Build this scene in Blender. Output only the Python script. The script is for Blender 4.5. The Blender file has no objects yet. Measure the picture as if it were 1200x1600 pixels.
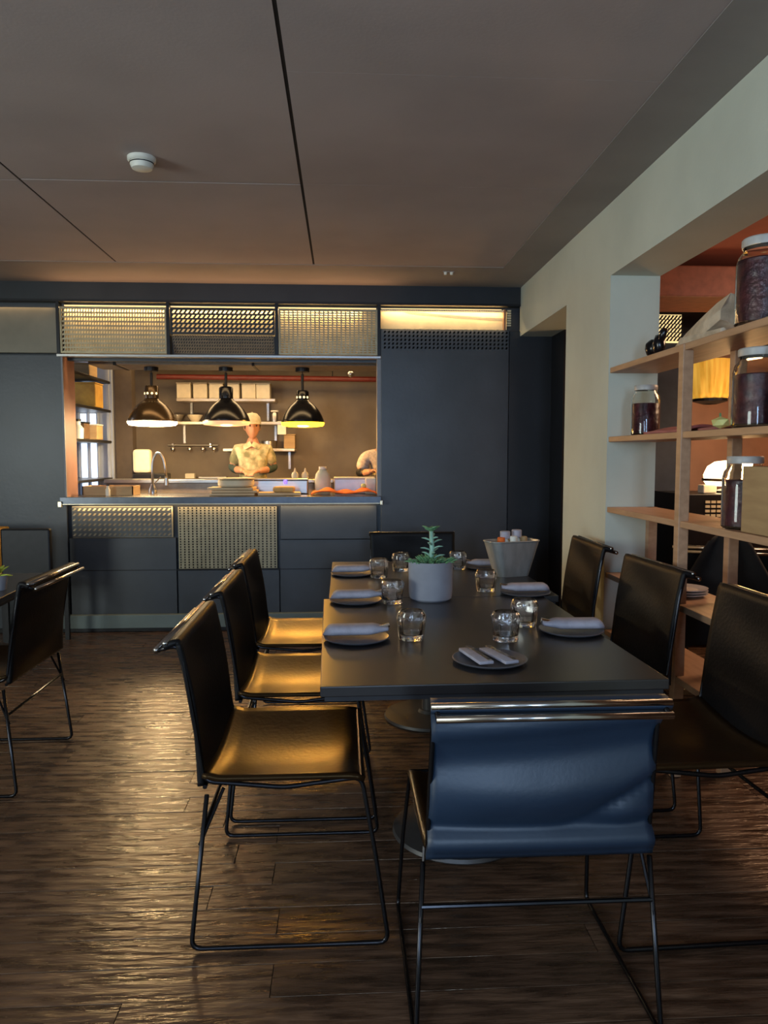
import bpy, bmesh, math, random
from mathutils import Vector, Matrix, Euler
random.seed(7)
S = bpy.context.scene
COL = S.collection
PI = math.pi
# ---------------------------------------------------------------- camera
FPX = 1170.0
cam_d = bpy.data.cameras.new('camera'); cam = bpy.data.objects.new('camera', cam_d); COL.objects.link(cam)
cam_d.sensor_fit = 'VERTICAL'; cam_d.sensor_height = 24.0; cam_d.lens = FPX/1600*24.0
cam_d.clip_start = .05; cam_d.clip_end = 60
cam.location = (0, 0, 1.38)
cam.rotation_euler = (PI/2-math.atan(88/FPX), 0, -math.atan(65/math.hypot(FPX, 88)))
S.camera = cam
# ---------------------------------------------------------------- world, exposure, big lights
S.view_settings.view_transform = 'Standard'; S.view_settings.look = 'None'
S.view_settings.gamma = 1; S.view_settings.use_curve_mapping = False
S.view_settings.exposure = 0.28
W = bpy.data.worlds.new('world'); S.world = W; W.use_nodes = True
W.node_tree.nodes['Background'].inputs[0].default_value = (.30, .38, .5, 1)
W.node_tree.nodes['Background'].inputs[1].default_value = .12

def area(name, loc, aim, sx, sy, power, col, spread=180):
    l = bpy.data.lights.new(name, 'AREA'); l.shape = 'RECTANGLE'; l.size = sx; l.size_y = sy
    l.energy = power; l.color = col; l.spread = math.radians(spread)
    o = bpy.data.objects.new(name, l); COL.objects.link(o); o.location = loc
    o.rotation_euler = (Vector(aim)-Vector(loc)).to_track_quat('-Z', 'Y').to_euler()
    return o
def point(name, loc, power, col, r=.03):
    l = bpy.data.lights.new(name, 'POINT'); l.energy = power; l.color = col; l.shadow_soft_size = r
    o = bpy.data.objects.new(name, l); COL.objects.link(o); o.location = loc; return o
WARM = (1, .66, .31); WARM2 = (1, .52, .24); YB_ = 5.95; COOL = (.52, .72, 1.0)
area('window_daylight', (-1.55, -2.1, 1.75), (.4, 4, 1.5), .45, 1.15, 22, COOL, 130)
area('window_daylight_2', (.35, -2.1, 1.75), (.4, 4, 1.5), .45, 1.15, 22, COOL, 130)
area('side_fill_light', (-4.5, .2, 1.5), (1.4, 3.2, 2.3), 1.6, 1.5, 95, (.86, .95, .90))  # added unseen fill from the left to brighten ceiling and right wall
area('kitchen_ceiling_light', (-.9, 7.2, 2.36), (-.9, 7.3, 0), 2.4, .5, 24, WARM)
area('kitchen_pass_light', (-.9, 6.25, 2.12), (-.9, 6.3, 0), 2.0, .1, 5, WARM)
area('kitchen_side_daylight', (-3.3, 6.6, 1.7), (-2.4, 7.2, 1.5), .5, 1.2, 9, (.7, .82, 1))
area('far_room_light', (3.4, 4.0, 2.5), (2.2, 4.2, 0), 1.0, 1.0, 42, (1, .62, .38))
area('led_upward_spill', (-.9, YB_-.10, 2.50), (-.9, YB_-.5, 3.2), 2.6, .02, 2.2, WARM2)

# ---------------------------------------------------------------- materials
MC = {}
def mat(name, c, rough=.5, metal=0, n=0, scale=20, bump=0, bscale=None, stretch=None, c2=None, spec=None,
        emit=0, trans=0, ior=None, alpha=None, coat=0, roughn=0, tint=None):
    if name in MC: return MC[name]
    m = bpy.data.materials.new(name); m.use_nodes = True; N = m.node_tree; b = N.nodes['Principled BSDF']
    b.inputs['Base Color'].default_value = (*c, 1); b.inputs['Roughness'].default_value = rough
    b.inputs['Metallic'].default_value = metal
    if spec is not None: b.inputs['Specular IOR Level'].default_value = spec
    if emit: b.inputs['Emission Color'].default_value = (*c, 1); b.inputs['Emission Strength'].default_value = emit
    if trans: b.inputs['Transmission Weight'].default_value = trans
    if ior: b.inputs['IOR'].default_value = ior
    if coat: b.inputs['Coat Weight'].default_value = coat; b.inputs['Coat Roughness'].default_value = .15
    if n or bump or c2 or roughn:
        tc = N.nodes.new('ShaderNodeTexCoord'); mp = N.nodes.new('ShaderNodeMapping')
        N.links.new(tc.outputs['Object'], mp.inputs[0])
        if stretch: mp.inputs['Scale'].default_value = stretch
        nz = N.nodes.new('ShaderNodeTexNoise'); nz.inputs['Scale'].default_value = scale; nz.inputs['Detail'].default_value = 5
        N.links.new(mp.outputs[0], nz.inputs[0])
        if n or c2:
            mx = N.nodes.new('ShaderNodeMix'); mx.data_type = 'RGBA'
            d = c2 if c2 else tuple(max(0, v*(1-n)) for v in c)
            e = c if c2 else tuple(min(1, v*(1+n)) for v in c)
            rp = N.nodes.new('ShaderNodeMapRange'); rp.inputs[1].default_value = .35; rp.inputs[2].default_value = .65
            N.links.new(nz.outputs[0], rp.inputs[0]); N.links.new(rp.outputs[0], mx.inputs[0])
            mx.inputs[6].default_value = (*d, 1); mx.inputs[7].default_value = (*e, 1)
            N.links.new(mx.outputs[2], b.inputs['Base Color'])
            if emit: N.links.new(mx.outputs[2], b.inputs['Emission Color'])
        if roughn:
            r2 = N.nodes.new('ShaderNodeMapRange'); r2.inputs[3].default_value = rough-roughn; r2.inputs[4].default_value = rough+roughn
            r2.inputs[1].default_value = .3; r2.inputs[2].default_value = .7
            N.links.new(nz.outputs[0], r2.inputs[0]); N.links.new(r2.outputs[0], b.inputs['Roughness'])
        if bump:
            z2 = nz
            if bscale:
                z2 = N.nodes.new('ShaderNodeTexNoise'); z2.inputs['Scale'].default_value = bscale; z2.inputs['Detail'].default_value = 4
                N.links.new(mp.outputs[0], z2.inputs[0])
            bp = N.nodes.new('ShaderNodeBump'); bp.inputs['Strength'].default_value = bump; bp.inputs['Distance'].default_value = .01
            N.links.new(z2.outputs[0], bp.inputs['Height']); N.links.new(bp.outputs[0], b.inputs['Normal'])
    if tint: b.inputs['Specular Tint'].default_value = (*tint, 1)
    MC[name] = m; return m
M_blue = mat('slate_blue_paint', (.040, .048, .060), .38, n=.15, scale=3, bump=.05, bscale=40)
M_blueframe = mat('dark_frame_paint', (.012, .014, .018), .45, n=.2, scale=4)
M_green = mat('sage_wall_paint', (.60, .63, .53), .75, n=.06, scale=2, bump=.08, bscale=60)
M_ceil = mat('ceiling_panel_paint', (.42, .355, .335), .8, n=.08, scale=1.5, bump=.05, bscale=80)
M_ceilgap = mat('ceiling_joint_dark', (.01, .009, .009), .9, n=.2)
M_plaster = mat('ceiling_plaster', (.30, .27, .25), .8, n=.08, scale=2)
M_floor = [mat('floor_board_%s' % k, c, .30, c2=c2, scale=5, stretch=(1, 6, 1), bump=.8, bscale=7, roughn=.11, spec=.85, tint=(1, .80, .58))
           for k, c, c2 in (('umber', (.120, .066, .040), (.046, .026, .016)), ('walnut', (.098, .055, .035), (.038, .022, .014)),
                            ('tobacco', (.138, .078, .048), (.054, .030, .019)))]
M_gap = mat('floor_gap', (.006, .005, .004), .8, n=.1)
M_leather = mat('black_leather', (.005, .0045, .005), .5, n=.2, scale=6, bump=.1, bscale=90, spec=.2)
M_leatherseat = mat('black_seat_leather_lamp_tint', (.018, .009, .004), .30, n=.2, scale=6, bump=.08, bscale=60, spec=.30, tint=(1, .66, .30))  # orange reflection of the kitchen lamps put into the specular tint
M_leatherbluelit = mat('black_leather_bluelit', (.012, .027, .053), .46, n=.12, scale=3, bump=.05, bscale=90, spec=.6)  # black leather with the blue window light put into its colour
M_rod = mat('polished_rod', (.42, .40, .38), .22, 1, n=.1)
M_tube = mat('black_steel_tube', (.03, .03, .034), .25, .9, n=.1)
M_table = mat('black_table_top', (.018, .016, .017), .31, n=.06, scale=2, spec=.8)
M_tedge = mat('table_edge', (.02, .02, .024), .4, n=.1)
M_steel = mat('brushed_steel', (.42, .41, .40), .32, 1, n=.08, scale=4, stretch=(1, 1, 12))
M_zinc = mat('galvanised_steel', (.42, .42, .40), .42, .6, n=.12, scale=9, stretch=(3, 3, 1))
M_base = mat('pedestal_iron', (.075, .07, .068), .45, .4, n=.15, scale=6)
M_wood = mat('pale_pine_shelf', (.52, .31, .18), .5, c2=(.43, .25, .14), scale=5, stretch=(8, 1, 8), bump=.1)
M_woodbox = mat('plywood_box', (.46, .31, .15), .6, c2=(.36, .23, .11), scale=4, stretch=(1, 1, 6))
M_glass = mat('clear_glass', (1, 1, 1), .03, trans=1, ior=1.5, coat=1)
M_jar = mat('jar_glass', (.97, 1, .98), .03, trans=1, ior=1.3)
M_lid = mat('pale_jar_lid', (.50, .48, .44), .4, n=.1)
M_jam = mat('dark_red_preserve', (.105, .018, .022), .35, c2=(.04, .006, .018), scale=26, bump=.6, bscale=40)
M_plate = mat('grey_stoneware', (.10, .10, .115), .35, n=.12, scale=12)
M_napkin = mat('grey_linen', (.40, .38, .44), .6, n=.1, scale=30, bump=.2, bscale=220)
M_pot = mat('grey_cement_pot', (.26, .265, .30), .8, n=.1, scale=9, bump=.1)
M_soil = mat('potting_soil', (.05, .035, .02), .95, n=.5, scale=60, bump=.5)
M_succ = mat('succulent_green', (.16, .33, .17), .5, c2=(.09, .24, .09), scale=20)
M_succ2 = mat('succulent_blue_green', (.30, .52, .42), .5, c2=(.2, .4, .3), scale=20)
M_cut = mat('polished_cutlery', (.75, .68, .58), .15, 1, n=.05)
M_white = mat('off_white_plastic', (.78, .76, .66), .45, n=.04)
M_cream = mat('cream_panel_back', (.62, .54, .36), .7, n=.08, scale=10)
M_brass = mat('pale_mesh_metal', (.36, .30, .19), .42, .6, n=.12, scale=12)
M_dmesh = mat('slate_mesh_metal', (.060, .066, .070), .45, .3, n=.1)
M_led = mat('warm_led_strip', (1, .74, .36), .5, emit=.7)
M_kwall = mat('kitchen_plaster', (.21, .165, .115), .7, c2=(.155, .12, .085), scale=3, bump=.1, bscale=20)
M_kred = mat('terracotta_reveal', (.25, .12, .085), .6, n=.12, scale=5)
M_red = mat('red_pipe_paint', (.16, .022, .014), .45, n=.1)
M_duct = mat('grey_duct', (.24, .22, .20), .5, .3, n=.1)
M_dark = mat('dark_metal', (.015, .015, .017), .4, .5, n=.1)
M_black = mat('lamp_black_enamel', (.008, .008, .01), .22, .2, n=.1)
M_bronze = mat('lamp_brown_enamel', (.075, .045, .02), .25, .5, n=.1)
M_linW = mat('lamp_white_lining', (.85, .80, .66), .5, n=.02)
M_linY = mat('lamp_yellow_lining', (.82, .72, .03), .5, n=.02)
M_linP = mat('lamp_copper_lining', (.75, .42, .30), .5, n=.04)
M_bulb = mat('glowing_bulb', (1, .86, .6), .5, emit=22)
M_ply = mat('pale_cutting_board', (.62, .47, .29), .6, c2=(.52, .37, .21), scale=6, stretch=(1, 8, 1))
M_orange = mat('orange_cloth', (.80, .16, .02), .8, c2=(.68, .11, .015), scale=18, bump=.4)
M_box = mat('cream_takeaway_box', (.68, .60, .44), .7, n=.05)
M_amber = mat('amber_box', (.62, .36, .06), .7, c2=(.45, .24, .04), scale=9)
M_skin = mat('skin', (.42, .21, .13), .5, n=.08, scale=14)
M_hair = mat('dark_hair', (.02, .014, .01), .6, n=.3, scale=60)
M_camo = mat('patterned_shirt', (.56, .50, .33), .85, c2=(.15, .15, .08), scale=12)
M_check = mat('pale_speckled_shirt', (.55, .50, .48), .85, c2=(.33, .29, .30), scale=45)
M_sleeve = mat('dark_green_sleeve', (.025, .045, .04), .8, n=.2)
M_trouser = mat('dark_trousers', (.02, .02, .024), .85, n=.2)
M_cap = mat('cream_cap', (.42, .38, .28), .85, n=.1, scale=30)
M_farwall = mat('far_room_plaster', (.26, .125, .075), .75, n=.12, scale=4)
M_farceil = mat('far_room_red_ceiling', (.34, .10, .07), .8, n=.12, scale=4)
M_shade = mat('pleated_yellow_shade', (.80, .43, .06), .8, c2=(.50, .24, .02), scale=5, stretch=(6, 6, .4), emit=.6)
M_glow = mat('opal_lamp_glow', (1, .74, .38), .5, emit=7)
M_bone = mat('bleached_driftwood', (.78, .65, .48), .8, c2=(.52, .42, .30), scale=12, bump=.5, bscale=25)
M_pink = mat('dusty_pink_cloth', (.42, .15, .13), .85, n=.15, scale=9)
M_lime = mat('pale_yellow_stone', (.72, .68, .25), .6, n=.12, scale=12)
M_redseat = mat('dark_red_upholstery', (.16, .012, .014), .7, n=.2, scale=9)
M_coat = mat('black_coat_cloth', (.008, .008, .009), .9, n=.2, scale=20)
M_steelcool = mat('steel_cabinet', (.38, .42, .5), .4, .4, n=.08, scale=4)
M_sky = mat('window_sky', (.68, .82, 1), .5, emit=1.2)
M_bluelight = mat('blue_indicator', (.12, .08, 1), .5, emit=3)
M_base2 = mat('baseboard_paint', (.15, .19, .18), .5, n=.08, scale=5)
M_leafy = mat('lime_leaf', (.42, .52, .06), .6, n=.25, scale=15)

# ---------------------------------------------------------------- helpers
def tag(o, label, cat, group=None, kind=None):
    if label: o['label'] = label
    if cat: o['category'] = cat
    if group: o['group'] = group
    if kind: o['kind'] = kind
    return o
def empty(name, loc=(0, 0, 0), rz=0, label=None, cat=None, group=None):
    o = bpy.data.objects.new(name, None); COL.objects.link(o); o.location = loc; o.rotation_euler = (0, 0, rz)
    o.empty_display_size = .1
    return tag(o, label, cat, group)
def build(name, bm, m, parent=None, smooth=False, loc=None):
    me = bpy.data.meshes.new(name)
    bmesh.ops.recalc_face_normals(bm, faces=bm.faces)
    bm.to_mesh(me); bm.free()
    for k in (m if isinstance(m, list) else [m]): me.materials.append(k)
    o = bpy.data.objects.new(name, me); COL.objects.link(o)
    if parent: o.parent = parent
    if loc: o.location = loc
    if smooth:
        for p in me.polygons: p.use_smooth = True
        if smooth != 'all':
            try: me.set_sharp_from_angle(angle=math.radians(38))
            except Exception: pass
    return o
def B(): return bmesh.new()
def box(bm, x0, x1, y0, y1, z0, z1, bev=0, M=None):
    r = bmesh.ops.create_cube(bm, size=1); vs = r['verts']
    for v in vs:
        v.co = Vector(((x0+x1)/2+v.co.x*(x1-x0), (y0+y1)/2+v.co.y*(y1-y0), (z0+z1)/2+v.co.z*(z1-z0)))
    es = list({e for v in vs for e in v.link_edges})
    if bev:
        r = bmesh.ops.bevel(bm, geom=es, offset=bev, segments=2, affect='EDGES', profile=.5)
        vs = list({v for f in r['faces'] for v in f.verts} | {v for v in vs if v.is_valid})
    if M is not None: bmesh.ops.transform(bm, matrix=M, verts=[v for v in vs if v.is_valid])
    return vs
def bx(*a, **k):
    bm = B(); box(bm, *a, **k); return bm
def tube(bm, pts, r, seg=8, round_=0, closed=False):
    P = [Vector(p) for p in pts]
    if round_:
        Q = [P[0]]
        for i in range(1, len(P)-1):
            a, b, c = P[i-1], P[i], P[i+1]
            d1 = min(round_, (a-b).length*.45); d2 = min(round_, (c-b).length*.45)
            s = b+(a-b).normalized()*d1; e = b+(c-b).normalized()*d2
            for k in range(5):
                t = k/4; Q.append(s*(1-t)**2+b*2*t*(1-t)+e*t*t)
        Q.append(P[-1]); P = Q
    n = len(P); rings = []; up = None
    for i in range(n):
        t = (P[min(i+1, n-1)]-P[max(i-1, 0)]).normalized()
        if up is None:
            up = Vector((0, 0, 1)) if abs(t.z) < .9 else Vector((1, 0, 0))
        a = t.cross(up).normalized(); up = a.cross(t).normalized()
        rr = r[i] if isinstance(r, (list, tuple)) else r
        rings.append([bm.verts.new(P[i]+(a*math.cos(2*PI*k/seg)+up*math.sin(2*PI*k/seg))*rr) for k in range(seg)])
    for i in range(n-1):
        for k in range(seg):
            bm.faces.new((rings[i][k], rings[i][(k+1) % seg], rings[i+1][(k+1) % seg], rings[i+1][k]))
    bm.faces.new(rings[0][::-1]); bm.faces.new(rings[-1])
def lathe(bm, prof, seg=32, c=(0, 0, 0), sx=1, sy=1, rf=None):
    rings = []
    for (r, z) in prof:
        if r < 1e-5: rings.append([bm.verts.new((c[0], c[1], c[2]+z))])
        else:
            rings.append([bm.verts.new((c[0]+math.cos(2*PI*k/seg)*r*sx*(rf(k, z) if rf else 1), c[1]+math.sin(2*PI*k/seg)*r*sy*(rf(k, z) if rf else 1), c[2]+z)) for k in range(seg)])
    for a, b in zip(rings, rings[1:]):
        for k in range(seg):
            k2 = (k+1) % seg
            if len(a) == 1 and len(b) == 1: continue
            if len(a) == 1: bm.faces.new((a[0], b[k], b[k2]))
            elif len(b) == 1: bm.faces.new((a[k], a[k2], b[0]))
            else: bm.faces.new((a[k], a[k2], b[k2], b[k]))
def sheet(f, nu, nv, name, m, parent, thick=.004, sub=0):
    bm = B(); G = [[bm.verts.new(f(i/nu, j/nv)) for j in range(nv+1)] for i in range(nu+1)]
    for i in range(nu):
        for j in range(nv): bm.faces.new((G[i][j], G[i+1][j], G[i+1][j+1], G[i][j+1]))
    o = build(name, bm, m, parent, smooth='all')
    s = o.modifiers.new('thickness', 'SOLIDIFY'); s.thickness = thick; s.offset = 0
    return o
def blob(bm, c, r, sx=1, sy=1, sz=1, rough=0, seed=0, sub=2, M=None):
    r_ = bmesh.ops.create_icosphere(bm, subdivisions=sub, radius=r); rnd = random.Random(seed)
    for v in r_['verts']:
        k = 1+rnd.uniform(-rough, rough); v.co = Vector((v.co.x*sx*k, v.co.y*sy*k, v.co.z*sz*k))
        if M is not None: v.co = M @ v.co
        v.co += Vector(c)
def copy_tree(o, parent=None):
    c = o.copy(); COL.objects.link(c)
    if parent: c.parent = parent
    for ch in list(o.children): copy_tree(ch, c)
    return c
def struct(o): o['kind'] = 'structure'; return o
def holes(bm, w, h, nx, ny, hx, hy, slant=0, t=.003):
    """perforated sheet in the xz plane, origin at its top left corner; hx, hy = hole share of the cell"""
    cw, chh = w/nx, h/ny
    for i in range(nx):
        for j in range(ny):
            x0, z0 = i*cw, -j*chh; a, b = cw*(1-hx)/2, chh*(1-hy)/2; s = slant*cw*.25
            O = [(x0, z0), (x0+cw, z0), (x0+cw, z0-chh), (x0, z0-chh)]
            I = [(x0+a+s, z0-b), (x0+cw-a+s, z0-b), (x0+cw-a-s, z0-chh+b), (x0+a-s, z0-chh+b)]
            o_ = [bm.verts.new((x, 0, z)) for x, z in O]; i_ = [bm.verts.new((x, 0, z)) for x, z in I]
            k_ = [bm.verts.new((x, t, z)) for x, z in I]
            for q in range(4):
                bm.faces.new((o_[q], o_[(q+1) % 4], i_[(q+1) % 4], i_[q]))
                bm.faces.new((i_[q], i_[(q+1) % 4], k_[(q+1) % 4], k_[q]))

# ================================================================ SETTING
YB = 5.95; XR = 1.405; TW = .265; ZC = 2.70
floor = struct(build('floor', bx(-5, 6.2, -2.4, 9.2, -.12, -.022), M_gap))
# floor boards run left to right, each a piece of its own
blen = [1.45, 1.9, 2.3]; bw = .128
bmeshes = []
for L in blen:
    for mi in range(3):
        bm = B(); box(bm, 0, L-.002, 0, bw-.0035, -.022, 0, bev=.0008)
        me = bpy.data.meshes.new('floor_board'); bm.to_mesh(me); bm.free(); me.materials.append(M_floor[mi]); bmeshes.append(me)
rb = random.Random(3); y = .55; row = 0
while y < 5.9:
    x = -3.9+rb.uniform(-.9, 0)
    while x < 1.65:
        li = rb.randrange(3)
        o = bpy.data.objects.new('floor_board', bmeshes[li*3+rb.randrange(3)]); COL.objects.link(o); o.parent = floor
        dz = rb.uniform(-.0022, 0); o.location = (x, y, dz); o.rotation_euler = (rb.uniform(-.006, .010), 0, 0)
        x += blen[li]
    y += bw; row += 1
bm = B(); box(bm, 1.68, 6.2, -2.4, 9, -.022, -.001); box(bm, -5, 1.7, 5.96, 9, -.022, -.001); box(bm, -5, 1.67, -2.4, .54, -.022, -.001)
build('floor_screed', bm, M_floor[1], floor)

# ceiling
ceil_o = struct(build('ceiling', bx(-5, XR, -2.4, YB+.1, ZC+.0035, ZC+.12), M_ceilgap))
for i, xs in enumerate(((-4.86, -2.87), (-2.862, -1.545), (-1.533, -.200), (-.186, 1.135))):
    ys = ((-2.4, .60), (.606, 2.15), (2.152, 3.775), (3.787, 5.32))
    if i in (1,): ys = ((-2.4, .60), (.606, 2.15), (2.152, 3.795), (3.799, 5.32))
    if i == 3: ys = ((-2.4, .60), (.606, 2.70), (2.7015, 3.775), (3.777, 5.32))
    for a, b in ys:
        build('ceiling_panel', bx(xs[0], xs[1], a, b, ZC, ZC+.0035), M_ceil, ceil_o)
bm = B(); box(bm, 1.136, XR, -2.4, YB, ZC-.004, ZC+.0035); box(bm, -4.86, 1.14, 5.322, YB, ZC-.003, ZC+.0035)
build('ceiling_border', bm, M_plaster, ceil_o)

# back wall around the kitchen pass
XL, XO = -2.14, .275; ZL, ZT = 1.04, 2.14
bm = B()
box(bm, -4.86, XL-.02, YB, YB+.12, 0, 2.15); box(bm, -4.86, 4.9, YB+.02, YB+.12, 2.56, 2.75); box(bm, XL-.02, XO+.02, YB+.05, YB+.12, 0, ZL-.03)
box(bm, XO+.02, 4.9, YB+.02, YB+.12, 0, 2.36); box(bm, -4.86, 4.9, YB+.10, YB+.14, 2.12, 2.60)
wb = struct(build('wall_back', bm, M_blue))
bm = B(); box(bm, -4.86, 1.40, YB-.03, YB+.02, 2.565, 2.70); build('wall_header', bm, M_blueframe, wb)
# frame members
bm = B()
box(bm, -4.86, 1.40, YB-.035, YB+.02, 2.55, 2.566)
for x in (-2.165, -1.335, -.505, .29): box(bm, x-.012, x+.012, YB-.02, YB+.05, 2.14, 2.55)
build('panel_frame', bm, M_dark, wb)
build('window_rail', bx(XL-.04, XO+.03, YB-.03, YB+.03, 2.135, 2.158, bev=.004), M_steel, wb)
# frosted plain panel at far left
build('wall_panel', bx(-4.86, -2.18, YB-.012, YB+.02, 2.165, 2.505), mat('plain_panel_bronze', (.21, .185, .135), .5, .2, n=.1, scale=6), wb)
build('wall_panel', bx(-4.86, XL-.005, YB-.006, YB+.012, 0, 2.15, bev=.002), M_blue, wb)
# row of mesh panels above the pass
def mesh_panel(x0, x1, z0, z1, nx, ny, hx, hy, slant, m, back=M_cream, gap=.05, fr=.010):
    p = build('mesh_panel', B() if False else bx(x0, x1, YB+gap+.02, YB+gap+.026, z0, z1), back, wb)
    bm = B(); holes(bm, x1-x0-2*fr, z1-z0-2*fr, nx, ny, hx, hy, slant)
    bmesh.ops.translate(bm, verts=bm.verts, vec=(x0+fr, YB-.008, z1-fr))
    o = build('mesh_sheet', bm, m, p); o['kind'] = 'stuff'
    bm = B()
    box(bm, x0, x1, YB-.014, YB-.002, z1-fr, z1); box(bm, x0, x1, YB-.014, YB-.002, z0, z0+fr)
    box(bm, x0, x0+fr, YB-.014, YB-.002, z0+fr, z1-fr); box(bm, x1-fr, x1, YB-.014, YB-.002, z0+fr, z1-fr)
    build('mesh_frame', bm, m, p)
    return p
mesh_panel(-2.150, -1.350, 2.165, 2.515, 38, 10, .62, .6, .3, M_brass)
mesh_panel(-.490, .277, 2.165, 2.515, 22, 18, .68, .55, -.2, M_brass)
p = mesh_panel(-1.320, -.520, 2.315, 2.515, 22, 5, .52, .62, .9, M_blueframe)
bm = B(); holes(bm, .78, .15, 40, 6, .5, .7, .9)
bmesh.ops.rotate(bm, verts=bm.verts, cent=(0, 0, 0), matrix=Matrix.Rotation(math.radians(28), 3, 'X'))
bmesh.ops.translate(bm, verts=bm.verts, vec=(-1.31, YB-.010, 2.31))
o = build('mesh_flap', bm, mat('dull_mesh_metal', (.30, .26, .20), .4, .5, n=.1), p); o['kind'] = 'stuff'
build('flap_back', bx(-1.32, -.52, YB+.08, YB+.085, 2.165, 2.31), M_blue, p)
# slot above the big door panel: cream back board, slack mesh strips, copper bracket
sl = build('lit_slot', bx(.305, 1.32, YB+.085, YB+.092, 2.385, 2.53), M_cream, wb)
def strip(f0, f1, n, name):
    bm = B()
    for i in range(n):
        t0, t1 = (i+.12)/n, (i+.72)/n
        a0 = f0(t0); a1 = f0(t1); b0 = f1(t0); b1 = f1(t1); s = .35/n
        q = [bm.verts.new(v) for v in (a0, a1, b1, b0)]; bm.faces.new(q)
        q2 = [bm.verts.new((v.co.x, v.co.y+.004, v.co.z)) for v in q]; bm.faces.new(q2[::-1])
        for k in range(4): bm.faces.new((q[k], q2[k], q2[(k+1) % 4], q[(k+1) % 4]))
    o = build(name, bm, mat('pale_strip_metal', (.66, .60, .46), .4, .3, n=.06), sl); o['kind'] = 'stuff'
strip(lambda t: (.31+.97*t+.004, YB+.01, 2.527), lambda t: (.31+.97*t-.006, YB+.01, 2.507), 70, 'mesh_strip')
strip(lambda t: (.50+.77*t+.004, YB+.02, 2.52-.055*t**.6), lambda t: (.50+.77*t-.006, YB+.02, 2.50-.060*t**.6), 60, 'mesh_strip')
build('copper_bracket', bx(1.275, 1.292, YB-.01, YB+.03, 2.36, 2.53, bev=.003), mat('copper', (.5, .25, .14), .3, .8, n=.05), sl)
bm = B()
for k in range(7): box(bm, 1.305, 1.335, YB, YB+.02, 2.40+.019*k, 2.412+.019*k)
build('slot_louvre', bm, M_cream, sl)['kind'] = 'stuff'
# big dark sheet panels right of the pass
bm = B(); box(bm, .305, 1.315, YB-.03, YB+.02, .0, 2.365, bev=.003)
dp = build('wall_panel', bm, M_blue, wb)
bm = B()
for i in range(31):
    for j in range(5):
        x = .325+i*.032; z = 2.335-j*.030
        vs = [bm.verts.new((x+dx, YB-.0325, z+dz)) for dx, dz in ((0, 0), (.013, .0), (.019, .016), (.006, .016))]
        bm.faces.new(vs)
bmesh.ops.solidify(bm, geom=bm.faces[:], thickness=.004)
o = build('perforation_row', bm, mat('backlit_perforation_colour', (.42, .38, .30), .4, .5, n=.1), dp); o['kind'] = 'stuff'  # pale colour stands in for light shining through the perforations
build('wall_panel', bx(1.322, 2.0, YB-.015, YB+.02, 0, 2.36, bev=.003), M_blueframe, wb)
build('door_post', bx(1.66, 1.74, YB-.35, YB-.02, 0, 2.40), M_dark, wb)
# counter front below the pass
fr = bx(XL-.02, XO+.02, YB-.012, YB+.02, .478, .485)
build('panel_joint', fr, M_dark, wb)
def base_panel(x0, x1, z0, z1, nx, ny, hx, hy, sl_, m, back):
    p = build('mesh_panel', bx(x0, x1, YB+.012, YB+.018, z0, z1), back, wb)
    bm = B(); holes(bm, x1-x0-.01, z1-z0-.01, nx, ny, hx, hy, sl_)
    bmesh.ops.translate(bm, verts=bm.verts, vec=(x0+.005, YB-.014, z1-.005))
    build('mesh_sheet', bm, m, p)['kind'] = 'stuff'
    return p
base_panel(-2.11, -1.335, .74, .985, 20, 6, .46, .5, .8, M_dmesh, M_cream)
base_panel(-1.295, -.515, .485, .985, 24, 24, .35, .62, 0, mat('bronze_mesh_metal', (.27, .235, .15), .4, .5, n=.1), M_dark)
bm = B(); box(bm, -.49, .27, YB-.014, YB+.02, .72, .985, bev=.002); build('wall_panel', bm, M_blue, wb)
bm = B(); box(bm, -2.13, -1.31, YB-.010, YB+.02, .13, .735, bev=.002); build('wall_panel', bm, M_blue, wb)
bm = B(); box(bm, -1.30, -.505, YB-.010, YB+.02, .13, .475, bev=.002); build('wall_panel', bm, M_blue, wb)
bm = B(); box(bm, -.497, .29, YB-.010, YB+.02, .13, .715, bev=.002); build('wall_panel', bm, M_blue, wb)
base = struct(build('baseboard_back', bx(-2.3, .30, YB-.06, YB-.012, .03, .135, bev=.004), M_base2))
build('baseboard_plinth', bx(-4.86, 1.40, YB-.035, YB, .0, .03), M_dark, base)
# LED strips: above the mesh row, inside the boxes, and under the ledge
bm = B(); box(bm, -2.13, .27, YB+.03, YB+.045, 2.528, 2.536); box(bm, .31, 1.27, YB+.055, YB+.065, 2.535, 2.541)
build('light_strip', bm, M_led, wb)
area('led_top_strip', (-1.0, YB+.04, 2.52), (-1.0, YB+.05, 2.0), 2.3, .02, 8, (1, .64, .27))
area('led_slot_strip', (.8, YB+.05, 2.533), (.8, YB+.08, 2.0), .95, .02, 2.5, WARM)
area('perforation_fill', (.8, YB-.055, 2.372), (.8, YB-.03, 2.2), .95, .01, .35, WARM)  # added fill for the pale perforation rows, not a strip of its own
area('led_left_strip', (-3.3, YB-.03, 2.535), (-3.3, YB, 2.2), 2.2, .01, 1.4, WARM)
area('led_ledge_strip', (-.93, YB-.048, 1.0), (-.93, YB+.0, .75), 2.35, .01, 3.2, WARM)
area('led_ledge_inner', (-1.7, YB-.002, .978), (-1.7, YB+.01, .5), .75, .006, .6, WARM)

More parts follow.
